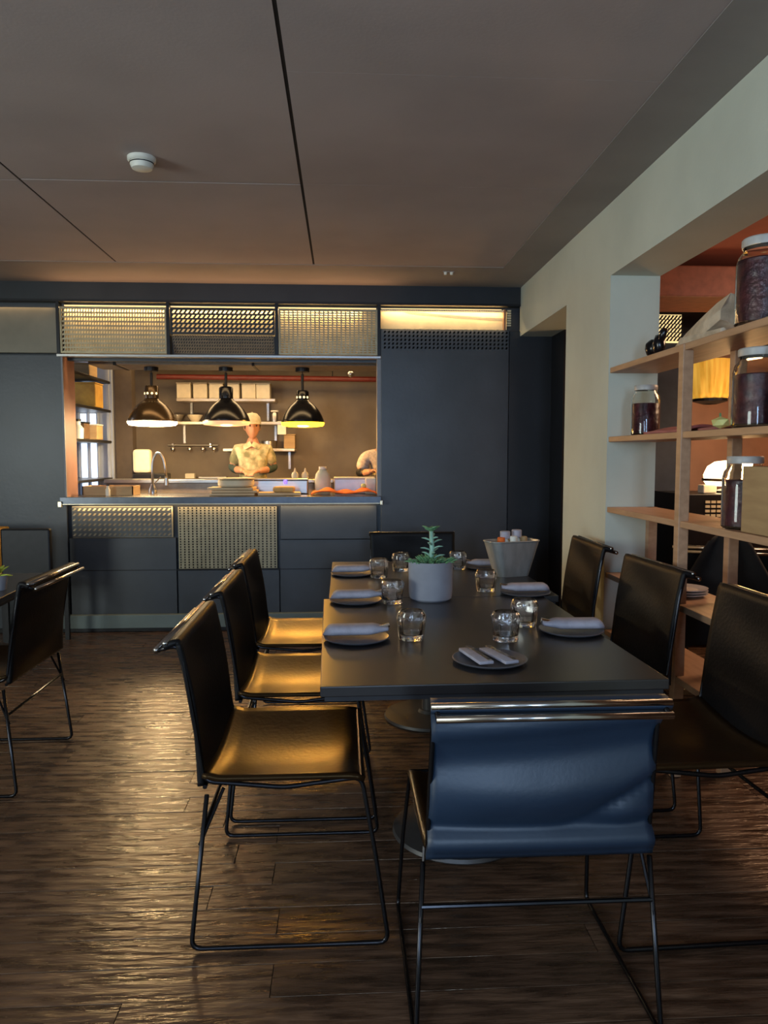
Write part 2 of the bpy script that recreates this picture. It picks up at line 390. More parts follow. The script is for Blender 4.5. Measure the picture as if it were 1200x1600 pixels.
# pass ledge and reveals
led = build('pass_counter', bx(XL-.005, XO+.01, YB-.07, YB+.55, 1.035, 1.06, bev=.004), mat('counter_steel', (.33, .30, .27), .22, 1, n=.08, scale=5, stretch=(1, 8, 1)))
tag(led, 'long steel counter running through the kitchen pass opening', 'counter')
build('counter_lip', bx(XL-.03, XO+.03, YB-.082, YB-.068, 1.005, 1.062, bev=.003), mat('lip_metal', (.10, .11, .13), .3, .8, n=.08), led)
build('lip_edge', bx(XL-.04, XO+.03, YB-.088, YB-.080, 1.003, 1.011, bev=.002), mat('lip_brass', (.75, .66, .48), .3, .8, n=.05), led)
build('bracket', bx(XL-.04, XL-.01, YB-.10, YB-.07, .985, 1.03, bev=.003), mat('lip_brass', (0, 0, 0)), led); build('bracket', bx(XO+.02, XO+.04, YB-.10, YB-.07, .995, 1.03, bev=.003), mat('lip_brass', (0, 0, 0)), led)
r1 = struct(build('trim_1', bx(XL-.03, XL, YB, YB+.14, 1.06, 2.14), M_kred))
r2 = struct(build('trim_2', bx(XO, XO+.03, YB-.01, YB+.14, 1.06, 2.14), mat('grey_trim', (.25, .25, .27), .5, n=.05)))
bm = B(); box(bm, XL-.012, XL, YB-.012, YB, 1.06, 2.14); build('edge_bead', bm, mat('grey_trim', (0, 0, 0)), r1)

# kitchen room
kw = bx(-4.5, 2.0, 8.25, 8.35, 0, 2.6); kwb = struct(build('wall_kitchen_back', kw, M_kwall))
bm = B(); box(bm, -2.75, -2.15, YB+.14, 6.22, 0, 2.5); kl = struct(build('wall_kitchen_left', bm, M_kred))
bm = B(); box(bm, -2.19, -2.03, 7.42, 7.55, 0, 2.45); build('wall_return', bm, mat('dark_kitchen_wall', (.05, .035, .025), .7, n=.1), kl)
struct(build('wall_kitchen_right', bx(1.1, 1.2, YB+.14, 8.3, 0, 2.6), M_kwall))
struct(build('ceiling_kitchen', bx(-4.5, 2.0, YB+.14, 8.3, 2.45, 2.55), mat('kitchen_ceiling', (.10, .065, .045), .7, n=.1)))
du = tag(build('ventilation_duct', bx(-2.12, .9, 6.45, 6.85, 2.14, 2.40, bev=.01), M_duct), 'grey metal duct the pendant lamps hang from above the pass', 'duct')
for x in (-1.9, -.75, .4): build('duct_seam', bx(x-.01, x+.01, 6.44, 6.86, 2.135, 2.405), M_dark, du)
bm = B(); tube(bm, [(-1.9, 7.9, 2.19), (1.0, 7.9, 2.17)], .028, 10); o = tag(build('red_pipe', bm, M_red, smooth=True), 'red pipe running across under the kitchen ceiling', 'pipe')
for x in (-1.2, -.1):
    bm = B(); tube(bm, [(x, 7.9, 2.17), (x, 7.9, 2.45)], .006, 6); build('pipe_hanger', bm, M_dark, o)
bm = B(); blob(bm, (0, 0, 0), .03, sub=2); tube(bm, [(0, 0, 0), (0, 0, .32)], .010)
tag(build('sprinkler_head', bm, M_steel, smooth=True, loc=(.08, 7.0, 2.13)), 'small pale sprinkler head under the kitchen ceiling right of the yellow lamp', 'sprinkler')

# side window of the kitchen with glass shelves in front
wk = struct(build('window_1', bx(-3.62, -3.58, 6.25, 7.9, 0, 2.4), M_steelcool))
wk2 = struct(build('window_2', bx(-2.80, -2.20, 7.36, 7.40, 0, 2.4), M_steelcool))
for a, b, z0, z1 in ((-2.50, -2.445, .98, 1.78), (-2.41, -2.355, .98, 1.78), (-2.47, -2.385, 1.93, 2.01), (-2.50, -2.40, 2.12, 2.24)):
    build('pane', bx(a, b, 7.352, 7.36, z0, z1), M_sky, wk2)
for x in (-2.52, -2.428, -2.34): build('mullion', bx(x-.006, x+.006, 7.345, 7.36, .95, 1.80), M_steelcool, wk2)
struct(build('wall_kitchen_far', bx(-3.75, -3.65, 6, 8.3, 0, 2.5), mat('cool_kitchen_wall', (.3, .32, .37), .6, n=.06)))
rack = empty('storage_rack', (-2.40, 6.80, 0), 0, 'open steel storage rack inside the left of the kitchen opening', 'shelf')
for sx in (-.18, .18):
    for sy in (-.5, .5): build('post', bx(sx-.012, sx+.012, sy-.012, sy+.012, 0, 2.3), M_steelcool, rack)
for z in (1.16, 1.51, 1.80, 2.07): build('shelf_board', bx(-.2, .2, -.52, .52, z-.012, z+.012, bev=.003), M_dark, rack)
def rbox(name, x, y, z, w, d, h, m, label, cat, group=None, rz=0, lid=None, bev=.008):
    o = build(name, bx(-w/2, w/2, -d/2, d/2, 0, h, bev=bev), m); o.location = (x, y, z+.001); o.rotation_euler[2] = rz
    tag(o, label, cat, group)
    if lid: build('lid', bx(-w/2-.004, w/2+.004, -d/2-.004, d/2+.004, h, h+.012, bev=.004), lid, o)
    return o
rbox('cardboard_box', -2.33, 7.02, 1.815, .24, .22, .21, M_amber, 'amber carton on the second rack shelf by the kitchen window', 'box', lid=M_amber)
rbox('cardboard_box', -2.36, 7.00, 2.085, .22, .22, .11, M_woodbox, 'brown carton on the top shelf of the kitchen rack', 'box', lid=M_woodbox)
rbox('storage_tub', -2.36, 6.82, 1.525, .20, .14, .14, mat('brown_tub', (.12, .07, .035), .5, n=.2), 'dark brown tub on the middle shelf of the kitchen rack', 'tub', lid=M_dark)
rbox('storage_tub', -2.33, 7.08, 1.525, .20, .16, .13, M_woodbox, 'tan tub beside the dark tub on the kitchen rack', 'tub', lid=M_white)
bm = B(); lathe(bm, [(0, 0), (.05, 0), (.055, .09), (.03, .12), (.03, .15), (0, .15)], 20)
o = build('storage_jar', bm, mat('milky_glass', (.55, .58, .6), .3, n=.05), smooth=True); o.location = (-2.28, 6.62, 1.525); tag(o, 'small milky jar at the front of the kitchen rack middle shelf', 'jar')
bm = B(); lathe(bm, [(.031, .15), (.034, .15), (.034, .17), (0, .17)], 20); build('lid', bm, M_dark, o)

# pendant lamps
def pendant(x, y, z, R, shell, lin, glow, bulb_on, label, power, col):
    t = empty('pendant_lamp', (x, y, z), 0, label, 'lamp', 'pendant lamps over the kitchen pass')
    k = R/.2
    prof = [(.2*k, 0), (.197*k, .015), (.190*k, .035), (.176*k, .065), (.154*k, .100), (.122*k, .138), (.088*k, .166), (.064*k, .182), (.056*k, .20)]
    bm = B(); lathe(bm, prof, 40); o = build('shade', bm, shell, t, smooth='all'); s = o.modifiers.new('t', 'SOLIDIFY'); s.thickness = .003; s.offset = 1
    bm = B(); lathe(bm, [(r-.005, z_) for r, z_ in prof], 40); build('shade_lining', bm, lin, t, smooth='all')
    bm = B(); lathe(bm, [(.2*k-.002, .004), (.2*k+.004, .0), (.2*k+.002, -.016), (.188*k, -.030), (.12*k, -.037), (0, -.039)], 40); build('diffuser', bm, glow, t, smooth=True)
    bm = B(); lathe(bm, [(.056*k, .198), (.060*k, .20), (.060*k, .285*k), (.052*k, .30*k), (.02, .305*k), (0, .305*k)], 32); nk = build('neck', bm, shell, t, smooth=True)
    for a in (-2.5, -1.9, -1.3, -.7):
        bm = B(); r_ = .060*k+.0015
        lathe(bm, [(0, 0), (.010, 0), (.010, .002), (0, .002)], 14)
        Mx = Matrix.Translation((math.cos(a)*r_, math.sin(a)*r_, .235*k)) @ Matrix.Rotation(a, 4, 'Z') @ Matrix.Rotation(PI/2, 4, 'Y')
        bmesh.ops.transform(bm, matrix=Mx, verts=bm.verts)
        build('vent_disc', bm, mat('vent_glow', (1, .75, .35), .5, emit=1.6) if bulb_on else M_dark, nk)  # solid discs, glowing on lit lamps in place of light leaking through vents
    bm = B(); tube(bm, [(0, 0, .30*k), (0, 0, .42)], .012); tube(bm, [(0, 0, .42), (0, 0, 2.138-z)], .004); build('cord', bm, M_dark, t)
    bm = B(); lathe(bm, [(.06, 2.105-z), (.06, 2.139-z), (0, 2.139-z)], 20); lathe(bm, [(0, 2.105-z), (.06, 2.105-z)], 20); build('ceiling_rose', bm, M_dark, t)
    bm = B(); blob(bm, (0, 0, .055), .035, sz=1.2, sub=3); build('bulb', bm, M_bulb if bulb_on else mat('dim_bulb', (1, .8, .6), .4, emit=1.2), t, smooth='all')
    if power: point('pendant_bulb_light', (x, y, z-.06), power, col, .05)
pendant(-1.64, 6.62, 1.672, .205, M_bronze, M_linW, mat('white_lamp_diffuser', (1, .76, .42), .4, emit=34), True, 'left bronze pendant lamp with glowing white lining over kitchen pass', 42, (1, .70, .36))
pendant(-1.005, 6.62, 1.675, .20, M_black, M_linP, mat('copper_lamp_diffuser', (.95, .50, .28), .4, emit=.55), False, 'middle black pendant lamp with dull copper rim over kitchen pass', 5, (1, .5, .2))
pendant(-.345, 6.62, 1.668, .185, M_black, M_linY, mat('yellow_lamp_diffuser', (1, .55, .012), .4, emit=9), True, 'right dark pendant lamp with bright yellow lining over kitchen pass', 26, (1, .46, .08))

# kitchen shelves on the back wall
def wshelf(x0, x1, z, label, y1=8.25, d=.30, br=2):
    t = empty('wall_shelf', ((x0+x1)/2, y1, z), 0, label, 'shelf')
    w = (x1-x0)/2
    build('shelf_board', bx(-w, w, -d, 0, -.03, 0, bev=.004), mat('shelf_steel', (.55, .48, .40), .35, .6, n=.05), t)
    for s in (-1, 1): build('bracket', bx(s*w*.8-.012, s*w*.8+.012, -.04, 0, -.22, -.03), M_steel, t)
    return t
wshelf(-1.72, -.70, 1.975, 'high steel wall shelf carrying cream boxes in the kitchen')
wshelf(-1.82, -.60, 1.735, 'middle steel wall shelf behind the capped cook')
wshelf(-1.25, -.50, 1.455, 'lowest short wall shelf right behind the capped cook')
xs = [-1.655, -1.485, -1.32, -1.15, -.98, -.83]
pos = ['leftmost', 'second from left', 'third from left', 'fourth from left', 'second from right', 'rightmost']
for i, x in enumerate(xs):
    rbox('takeaway_box', x, 8.08, 1.975, .145, .16, .155, M_box, 'cream square box, %s in the row on the high kitchen shelf' % pos[i], 'box', 'cream boxes on the high kitchen shelf', lid=M_box)
def vessel(name, x, y, z, prof, m, label, cat, group=None, parts=None):
    bm = B(); lathe(bm, prof, 24); o = build(name, bm, m, smooth=True); o.location = (x, y, z+.001)
    tag(o, label, cat, group)
    for n_, p_, m_ in parts or []:
        bm = B(); lathe(bm, p_, 24); build(n_, bm, m_, o, smooth=True)
    return o
bowl = [(0, 0), (.035, 0), (.04, .006), (.075, .06), (.08, .075), (.074, .075), (.035, .012), (0, .012)]
vessel('mixing_bowl', -1.74, 8.1, 1.735, bowl, M_steel, 'shiny steel bowl at left end of middle kitchen shelf', 'bowl')
vessel('mixing_bowl', -1.56, 8.1, 1.735, bowl, M_box, 'pale bowl beside the shiny bowl on middle kitchen shelf', 'bowl')
vessel('storage_jar', -1.36, 8.1, 1.735, [(0, 0), (.045, 0), (.045, .1), (.03, .12), (0, .12)], M_dark, 'dark jar on the middle kitchen shelf left of the black lamp', 'jar', parts=[('lid', [(.031, .12), (.035, .12), (.035, .14), (0, .14)], M_steel)])
vessel('storage_jar', -.72, 8.1, 1.735, [(0, 0), (.04, 0), (.04, .09), (.03, .11), (0, .11)], M_steel, 'small steel canister on middle kitchen shelf under the cream boxes', 'canister', parts=[('lid', [(.031, .11), (.042, .11), (.042, .125), (0, .125)], M_white)])
rbox('bread_box', -.56, 8.1, 1.455, .12, .16, .14, M_woodbox, 'tan wooden box at right end of lowest kitchen shelf', 'box', lid=M_woodbox)
vessel('saucepan', -.78, 8.1, 1.455, [(0, 0), (.08, 0), (.085, .08), (.08, .08), (.075, .005), (0, .005)], M_steel, 'steel saucepan on the lowest kitchen shelf', 'pan', parts=[('rim', [(.084, .078), (.09, .08), (.084, .083)], M_steel)])
rbox('paper_towel', -.635, 7.98, 1.60, .09, .05, .14, M_white, 'white paper slip hanging under the middle kitchen shelf', 'paper', bev=.004)
# utensil rail
rl = empty('utensil_rail', (-1.62, 8.22, 1.49), 0, 'steel rail with hooks on the kitchen wall between white lamp and cook', 'rail')
bm = B(); tube(bm, [(-.25, -.03, 0), (.28, -.03, 0)], .008); build('rail', bm, M_steel, rl)
for s in (-.2, .2): build('bracket', bx(s-.01, s+.01, -.03, .02, -.02, .02), M_steel, rl)
for k, x in enumerate((-.2, -.02, .12, .24)):
    bm = B(); tube(bm, [(x, -.04, 0), (x, -.05, -.06)], .005); blob(bm, (x, -.05, -.03), .022, sy=.4, sub=2)
    o = build('ladle', bm, M_cut, smooth='all'); o.location = (-1.62, 8.215, 1.48); tag(o, ['ladle at left end of the kitchen utensil rail', 'ladle second from left on the kitchen utensil rail', 'ladle third from left on the kitchen utensil rail', 'ladle at right end of the kitchen utensil rail'][k], 'ladle', 'ladles on the kitchen rail')
# steel worktop between cook and pass
wt = empty('kitchen_worktop', (-.9, 7.05, 0), 0, 'steel kitchen worktop in front of the capped cook', 'worktop')
build('worktop', bx(-1.25, .98, -.16, .16, 1.13, 1.165, bev=.005), M_steel, wt)
build('front_panel', bx(-1.24, .97, -.12, .12, .12, 1.13), mat('brown_steel', (.28, .22, .17), .4, .6, n=.1), wt)
for sx in (-1.15, .9): build('foot', bx(sx-.03, sx+.03, -.08, .08, 0, .12), M_dark, wt)
# faucet
fa = empty('kitchen_faucet', (-1.60, 6.42, 1.061), 0, 'tall steel spring faucet standing on the pass counter', 'faucet')
bm = B(); tube(bm, [(0, 0, 0), (0, 0, .26), (.03, 0, .34), (.07, 0, .34), (.10, 0, .27), (.115, 0, .12)], .011, 10, round_=.05); build('spout', bm, M_steel, fa, smooth='all')
bm = B(); lathe(bm, [(0, 0), (.035, 0), (.035, .03), (.02, .06), (.014, .08), (0, .08)], 20); build('base', bm, M_steel, fa, smooth=True)
bm = B(); tube(bm, [(.02, 0, .09), (.07, -.01, .14)], .006); build('handle', bm, M_steel, fa)
bm = B(); lathe(bm, [(0, .10), (.018, .10), (.018, .16), (0, .16)], 16, c=(.115, 0, -.03)); build('spray_head', bm, M_steel, fa)
rbox('flour_bag', -1.94, 7.42, 1.21, .17, .12, .23, M_box, 'cream paper bag standing on a dark ledge behind the faucet', 'bag', bev=.03, lid=None)
rbox('dark_cabinet', -1.86, 7.45, 0, .32, .2, 1.207, M_dark, 'slim dark cabinet under the cream paper bag', 'cabinet', lid=None)
# things on the pass counter
ZP = 1.061
def tray(x, y, w, d, h, m, label, cat='tray', z=ZP):
    t = empty('serving_tray', (x, y, z+.0), 0, label, cat)
    build('base', bx(-w/2, w/2, -d/2, d/2, 0, .006), m, t)
    bm = B(); 
    for a in ((-w/2, w/2, -d/2, -d/2+.008), (-w/2, w/2, d/2-.008, d/2), (-w/2, -w/2+.008, -d/2, d/2), (w/2-.008, w/2, -d/2, d/2)): box(bm, *a, .006, h)
    build('rim', bm, m, t); return t
tray(-1.88, 6.22, .40, .22, .075, M_woodbox, 'shallow wooden crate at left end of the pass counter')
vessel('small_bottle', -1.86, 6.05, ZP, [(0, 0), (.018, 0), (.018, .05), (.01, .065), (.01, .08), (0, .08)], M_white, 'tiny white bottle before the wooden crate on pass counter', 'bottle', parts=[('cap', [(.011, .08), (.013, .08), (.013, .09), (0, .09)], M_dark)])
for k, (dx, a) in enumerate(((0, 0), (.015, .04), (-.01, -.03))):
    rbox('cutting_board', -.88+dx, 6.12, ZP+k*.0225, .36, .22, .020, M_ply, ['bottom', 'middle', 'top'][k]+' pale board of the stack at centre of the pass counter', 'board', 'cutting boards stacked on the pass', rz=a, bev=.004)
vessel('plate_stack', -.86, 6.12, ZP+.069, [(0, 0), (.13, 0), (.145, .012), (.145, .05), (.13, .055), (0, .05)], M_box, 'thick cream plate stack on the pale cutting boards', 'plates', parts=[('top_plate', [(0, .051), (.12, .053), (.15, .066), (.148, .070), (.12, .058), (0, .056)], M_box)])
rbox('cutting_board', -.51, 6.10, ZP, .34, .20, .024, M_ply, 'pale board lying flat right of the plate stack on the pass', 'board', rz=.08, bev=.005)
rbox('wrapped_cloth', -.47, 6.06, ZP+.026, .17, .11, .045, mat('ochre_cloth', (.60, .36, .13), .8, n=.12, scale=20), 'folded ochre cloth lying on the right pale board of the pass', 'cloth', rz=-.05, bev=.016)
rbox('steel_container', -.62, 6.36, ZP, .66, .16, .115, M_steel, 'long steel food container behind the plate stack on the pass', 'container', lid=M_steel)
bm = B(); tube(bm, [(-.03, 0, 0), (-.015, 0, .022), (0, 0, 0), (.015, 0, .022), (.03, 0, 0)], .003, 6)
o = build('bent_clip', bm, M_cut); o.location = (-.77, 6.268, ZP+.085); tag(o, 'small zigzag metal clip on front of the steel container', 'clip')
bm = B(); blob(bm, (0, 0, 0), .016, sub=2); lathe(bm, [(0, -.02), (.014, -.02), (.014, .0), (0, .0)], 12); o = build('blue_light', bm, M_bluelight, smooth='all'); o.location = (-.475, 6.262, ZP+.105); tag(o, 'glowing blue indicator light on the steel container edge', 'light')
for k, x in enumerate((-.40, -.315)):
    vessel('squeeze_bottle', x, 6.36, ZP+.129, [(0, 0), (.028, 0), (.03, .03), (.02, .05), (0, .05)], M_box, ['left', 'right'][k]+' of two little cream bottles standing on the steel container', 'bottle', 'little cream bottles on the steel container', parts=[('nozzle', [(.012, .05), (.004, .085), (0, .085)], M_box)])
b = empty('sauce_bottle', (-.165, 6.27, ZP), 0, 'big white rounded plastic bottle on the pass beside the orange cloth', 'bottle')
bm = B(); lathe(bm, [(0, 0), (.060, 0), (.066, .01), (.067, .12), (.058, .165), (.034, .20), (.028, .205), (0, .205)], 28, sy=.8); build('bottle_body', bm, mat('milk_plastic', (.60, .60, .47), .4, n=.05), b, smooth=True)
bm = B(); lathe(bm, [(.030, .205), (.032, .205), (.032, .228), (0, .228)], 20); build('cap', bm, M_white, b)
rbox('steel_container', .10, 6.38, ZP, .34, .14, .125, mat('pale_steel', (.62, .60, .66), .4, .3, n=.05), 'pale grey container behind the orange cloth on the pass', 'container', lid=M_white)
rbox('printed_box', .235, 6.24, ZP+.001, .09, .06, .13, M_white, 'small white box with dark speckles at right end of pass', 'box')
def cloth_f(u, v):
    x = -.26+.53*u; y = -.10+.2*v
    z = .006+.04*max(0, math.sin(u*PI))**.4*(.55+.45*math.sin(v*PI))+.012*math.sin(u*23+v*4)*math.sin(v*PI)+.012*math.sin(u*9)
    return (x, y+.008*math.sin(u*17), max(.004, z))
o = sheet(cloth_f, 40, 12, 'orange_cloth', M_orange, None, .006); o.location = (.01, 6.08, ZP); tag(o, 'crumpled bright orange cloth along right end of the pass counter', 'cloth')
bm = B(); blob(bm, (0, 0, .022), .022, rough=.15, seed=4); o = build('lemon_wedge', bm, M_lime, smooth='all'); o.location = (.17, 6.10, ZP+.05); tag(o, 'small pale yellow lump lying on the orange cloth', 'food')
rbox('white_tub', -1.62, 8.1, 1.03, .10, .08, .16, M_box, 'pale tub on the rear shelf left of the cook', 'tub')
rs = empty('rear_counter', (-1.5, 8.1, 0), 0, 'rear kitchen counter along the back wall', 'counter')
build('worktop', bx(-.85, 1.9, -.25, .14, 1.0, 1.03), M_steel, rs); build('front_panel', bx(-.83, 1.88, -.2, .14, 0, 1.0), M_duct, rs)
rbox('knife_tray', -1.36, 7.98, 1.03, .30, .1, .13, M_steel, 'low steel tray on the rear counter left of the cook', 'tray')

# right wall with doorway and shelf opening
bm = B()
box(bm, XR, XR+TW, -2.4, YB-.001, 2.32, ZC+.1)          # lintel band
box(bm, XR, XR+TW, 3.925, 4.70, 0, 2.32)                 # pier
box(bm, XR, XR+TW, -2.4, 1.0, 0, 2.32)
wr = struct(build('wall_right', bm, M_green))
bm = B(); box(bm, XR-.012, XR, 3.93, 4.695, 0, .09); struct(build('baseboard_right', bm, M_green))
# rear and left walls closing the room
bm = B(); box(bm, -4.95, 6.2, -2.5, -2.4, 0, .95); box(bm, -4.95, 6.2, -2.5, -2.4, 2.6, 2.9); box(bm, -4.95, -2.2, -2.5, -2.4, .95, 2.6); box(bm, 1.2, 6.2, -2.5, -2.4, .95, 2.6)
struct(build('wall_rear', bm, M_green))
struct(build('wall_left', bx(-4.95, -4.86, -2.4, 9, 0, 2.75), M_blue))
# ---- neighbouring room seen through the shelves
struct(build('wall_neighbour_right', bx(4.9, 5.0, -2.4, 9, 0, 2.75), M_farwall))
struct(build('ceiling_neighbour', bx(XR+TW, 5.0, -2.4, YB, 2.62, 2.75), M_farceil))
o = build('wall_neighbour_back', bx(2.02, 4.9, YB-.03, YB, 0, 2.62), M_farwall); struct(o)
build('dark_panel', bx(2.03, 2.74, YB-.06, YB-.03, 0, 2.35), mat('navy_matt_panel', (.028, .031, .048), .8, n=.1), o)
build('dark_band', bx(2.4, 4.9, YB-.05, YB-.03, 2.2, 2.55), M_dark, o)
bm = B(); holes(bm, .26, .2, 9, 6, .45, .9, 1.6); bmesh.ops.translate(bm, verts=bm.verts, vec=(2.42, YB-.10, 2.48))
g = build('slanted_grille', bm, M_dark, o); g['kind'] = 'stuff'
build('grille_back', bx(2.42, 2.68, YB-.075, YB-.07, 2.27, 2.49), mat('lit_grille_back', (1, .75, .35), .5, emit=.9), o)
# hanging duct in neighbour room
bm = B(); box(bm, 1.9, 4.8, 4.6, 5.1, 2.36, 2.55, bev=.01); tag(build('ceiling_beam', bm, mat('rust_beam', (.24, .08, .05), .6, n=.15), None), 'rust red beam across the ceiling of the next room', 'beam')
lp = empty('yellow_wall_lamp', (2.72, 5.45, 1.80), 0, 'yellow pleated lampshade glowing in the room behind the shelves', 'lamp')
n_ = 48
bm = B(); lathe(bm, [(.115, 0), (.125, .04), (.135, .12), (.15, .28)], n_, rf=lambda k, z: 1+.05*(k % 4 < 2)); o2 = build('shade', bm, M_shade, lp, smooth=True); o2.modifiers.new('t', 'SOLIDIFY').thickness = .003
bm = B(); lathe(bm, [(.05, -.04), (.12, -.02), (.12, 0), (0, 0)], 24); build('base_ring', bm, M_dark, lp)
bm = B(); tube(bm, [(0, 0, 0), (0, 0, .62)], .006); build('cord', bm, M_dark, lp)
sb = empty('sideboard', (2.85, 5.35, 0), 0, 'dark sideboard with perforated pale front rows behind the shelves', 'sideboard')
build('body', bx(-.45, .6, -.22, .3, .1, 1.11, bev=.006), M_dark, sb)
for s in (-.4, .55): build('leg', bx(s-.02, s+.02, -.2, -.16, 0, .1), M_dark, sb)
bm = B()
for i in range(14):
    for j in range(4): box(bm, -.30+i*.042, -.268+i*.042, -.226, -.219, .95+j*.032, .968+j*.032)
build('perforated_front', bm, mat('pale_slots', (.62, .55, .38), .5, n=.1), sb)['kind'] = 'stuff'
tl = empty('table_lamp', (2.80, 5.33, 1.111), 0, 'brightly glowing opal table lamp on the dark sideboard behind shelves', 'lamp')
bm = B(); lathe(bm, [(0, 0), (.08, 0), (.08, .015), (.02, .03), (.02, .07), (0, .07)], 24); build('base', bm, M_dark, tl)
bm = B(); lathe(bm, [(.0, .05), (.13, .05), (.15, .08), (.155, .13), (.13, .19), (.08, .225), (0, .235)], 32); build('glass_shade', bm, M_glow, tl, smooth=True)
bm = B(); lathe(bm, [(.156, .085), (.165, .085), (.165, .105), (.156, .105)], 32); build('band', bm, M_bronze, tl)
point('table_lamp_light', (2.80, 5.10, 1.30), 9, (1, .55, .22), .1)
rbox('napkin_box', 2.62, 5.25, 1.111, .10, .09, .06, M_white, 'white box beside the glowing table lamp on sideboard', 'box')
bn = empty('red_bench', (3.25, 4.3, 0), 0, 'dark red upholstered bench in the room behind the shelves', 'bench')
build('seat', bx(-.5, .6, -.25, .25, .25, .46, bev=.02), M_redseat, bn); build('backrest', bx(-.5, .6, .18, .28, .46, .95, bev=.02), M_redseat, bn)
for s in (-.45, .55): build('leg', bx(s-.02, s+.02, -.2, .2, 0, .25), M_dark, bn)

# ---- shelf unit in the opening
su = empty('shelf_unit', (XR, 0, 0), 0, 'pale pine open shelving filling the opening in the right wall', 'shelf')
for z in (1.842, 1.480, 1.107, .755, .445):
    build('shelf_board', bx(.006, TW-.004, 1.15, 3.922, z-.028, z, bev=.003), M_wood, su)
for yy in (3.075, 2.2, 1.32):
    build('post', bx(.0, .045, yy-.022, yy+.022, 0, 1.842, bev=.003), M_wood, su)
    build('post', bx(TW-.045, TW, yy-.022, yy+.022, 0, 1.842, bev=.003), M_wood, su)
build('post', bx(TW-.045, TW, 3.88, 3.922, 0, 1.107), M_wood, su)
def jar(x, y, z, R, H, fill, label):
    t = empty('preserve_jar', (x, y, z+.001), 0, label, 'jar', 'jars of preserves on the pine shelves')
    bm = B(); lathe(bm, [(0, 0), (R*.9, 0), (R, R*.1), (R, H*.70), (R*.93, H*.79), (R*.74, H*.86), (R*.74, H*.93), (R*.70, H*.93), (R*.70, H*.86), (R*.89, H*.78), (R*.96, H*.69), (R*.96, R*.14), (R*.86, .006), (0, .006)], 36); build('jar_glass', bm, M_jar, t, smooth=True)
    bm = B(); lathe(bm, [(0, .007), (R*.85, .008), (R*.945, R*.15), (R*.945, H*fill), (R*.9, H*fill+.004), (0, H*fill)], 36); build('contents', bm, M_jam, t, smooth=True)
    bm = B(); lathe(bm, [(R*.76, H*.90), (R*.80, H*.90), (R*.82, H*.93), (R*.82, H*.985), (R*.78, H), (0, H)], 36); build('lid', bm, M_lid, t, smooth=True)
    return t
jar(1.50, 3.66, 1.480, .068, .245, .62, 'smallest jar of dark red preserve beside sage pier on middle shelf')
jar(1.51, 2.66, 1.842, .092, .31, .74, 'large jar of dark preserve standing on the top pine shelf')
jar(1.51, 2.66, 1.480, .092, .285, .66, 'large jar of dark red fruit on the middle pine shelf near right')
jar(1.50, 2.72, 1.107, .078, .27, .66, 'jar of red preserve on the third shelf beside plywood box')
jar(1.52, 2.44, 1.480, .085, .27, .66, 'jar of red preserve at right picture edge on the middle shelf')
rbox('plywood_box', 1.50, 2.49, 1.107, .15, .22, .235, M_woodbox, 'plywood box standing on third pine shelf at right picture edge', 'box', bev=.004)
# driftwood, black ornament, pink cloth, yellow stone
bm = B()
pr = [(0, 3.40, .018, .020), (0, 3.27, .035, .040), (0, 3.12, .06, .055), (0, 2.98, .085, .065), (0, 2.88, .115, .058)]
rings = []
for (x, yy, zc, r) in pr:
    rings.append([bm.verts.new((1.53+math.cos(a*PI/6)*r*1.1, yy+.02*math.sin(a), 1.842+max(.004, zc*.9+math.sin(a*PI/6)*r*(1.0+.25*math.sin(a*2.1))))) for a in range(12)])
for i in range(4):
    for k in range(12): bm.faces.new((rings[i][k], rings[i][(k+1) % 12], rings[i+1][(k+1) % 12], rings[i+1][k]))
bm.faces.new(rings[0][::-1]); bm.faces.new(rings[-1])
dw = build('driftwood', bm, M_bone, None, smooth=True); tag(dw, 'bleached slanting piece of driftwood on the top pine shelf', 'driftwood')
bm = B(); tube(bm, [(1.47, 3.20, 1.868), (1.45, 2.82, 1.856)], [.022, .012], 7); build('branch', bm, M_bone, dw)
bm = B(); blob(bm, (1.52, 3.62, 1.842+.056), .048, sz=1, rough=.08, seed=2); blob(bm, (1.50, 3.52, 1.842+.062), .036, sx=.8, sz=1.4, rough=.08, seed=3); tube(bm, [(1.5, 3.52, 1.90), (1.5, 3.46, 1.965)], .016); tube(bm, [(1.52, 3.63, 1.862), (1.52, 3.72, 1.858)], [.018, .010])
tag(build('black_figurine', bm, M_black, smooth='all'), 'glossy black knobbly ornament on the top shelf beside the driftwood', 'ornament')
o = sheet(lambda u, v: (1.44+.2*u, 3.13+.40*v, 1.482+.022*math.sin(u*PI)*(.6+.4*math.cos(v*9))+.004), 10, 16, 'pink_cloth', M_pink, None, .012)
tag(o, 'folded dusty pink cloth lying on the middle shelf left of the post', 'cloth')
o = sheet(lambda u, v: (1.45+.18*u, 2.86+.14*v, 1.482+.01*math.sin(u*PI)+.004), 8, 8, 'pink_cloth', M_pink, None, .008)
tag(o, 'flat pink cloth behind the yellow stone on the middle shelf', 'cloth')
bm = B(); blob(bm, (0, 0, .024), .03, sy=1.5, sz=.8, rough=.14, seed=8, sub=1); o = build('yellow_stone', bm, M_lime); o.location = (1.44, 2.80, 1.4812); tag(o, 'small pale yellow lump at front edge of the middle pine shelf', 'stone')
bm = B(); tube(bm, [(0, 0, .04), (.005, .01, .06)], .004); build('stem', bm, M_succ, o)
# plates on the low shelf
for k in range(3):
    bm = B(); lathe(bm, [(0, 0), (.06, 0), (.10, .012), (.102, .016), (.06, .006), (0, .005)], 32)
    o = build('side_plate', bm, mat('pale_glazed_plate', (.62, .58, .54), .25, n=.06)); o.location = (1.525, 3.24, .756+k*.011); tag(o, ['lowest', 'middle', 'uppermost'][k]+' pale plate of the small stack on the low pine shelf', 'plate', 'plates stacked on the low pine shelf')

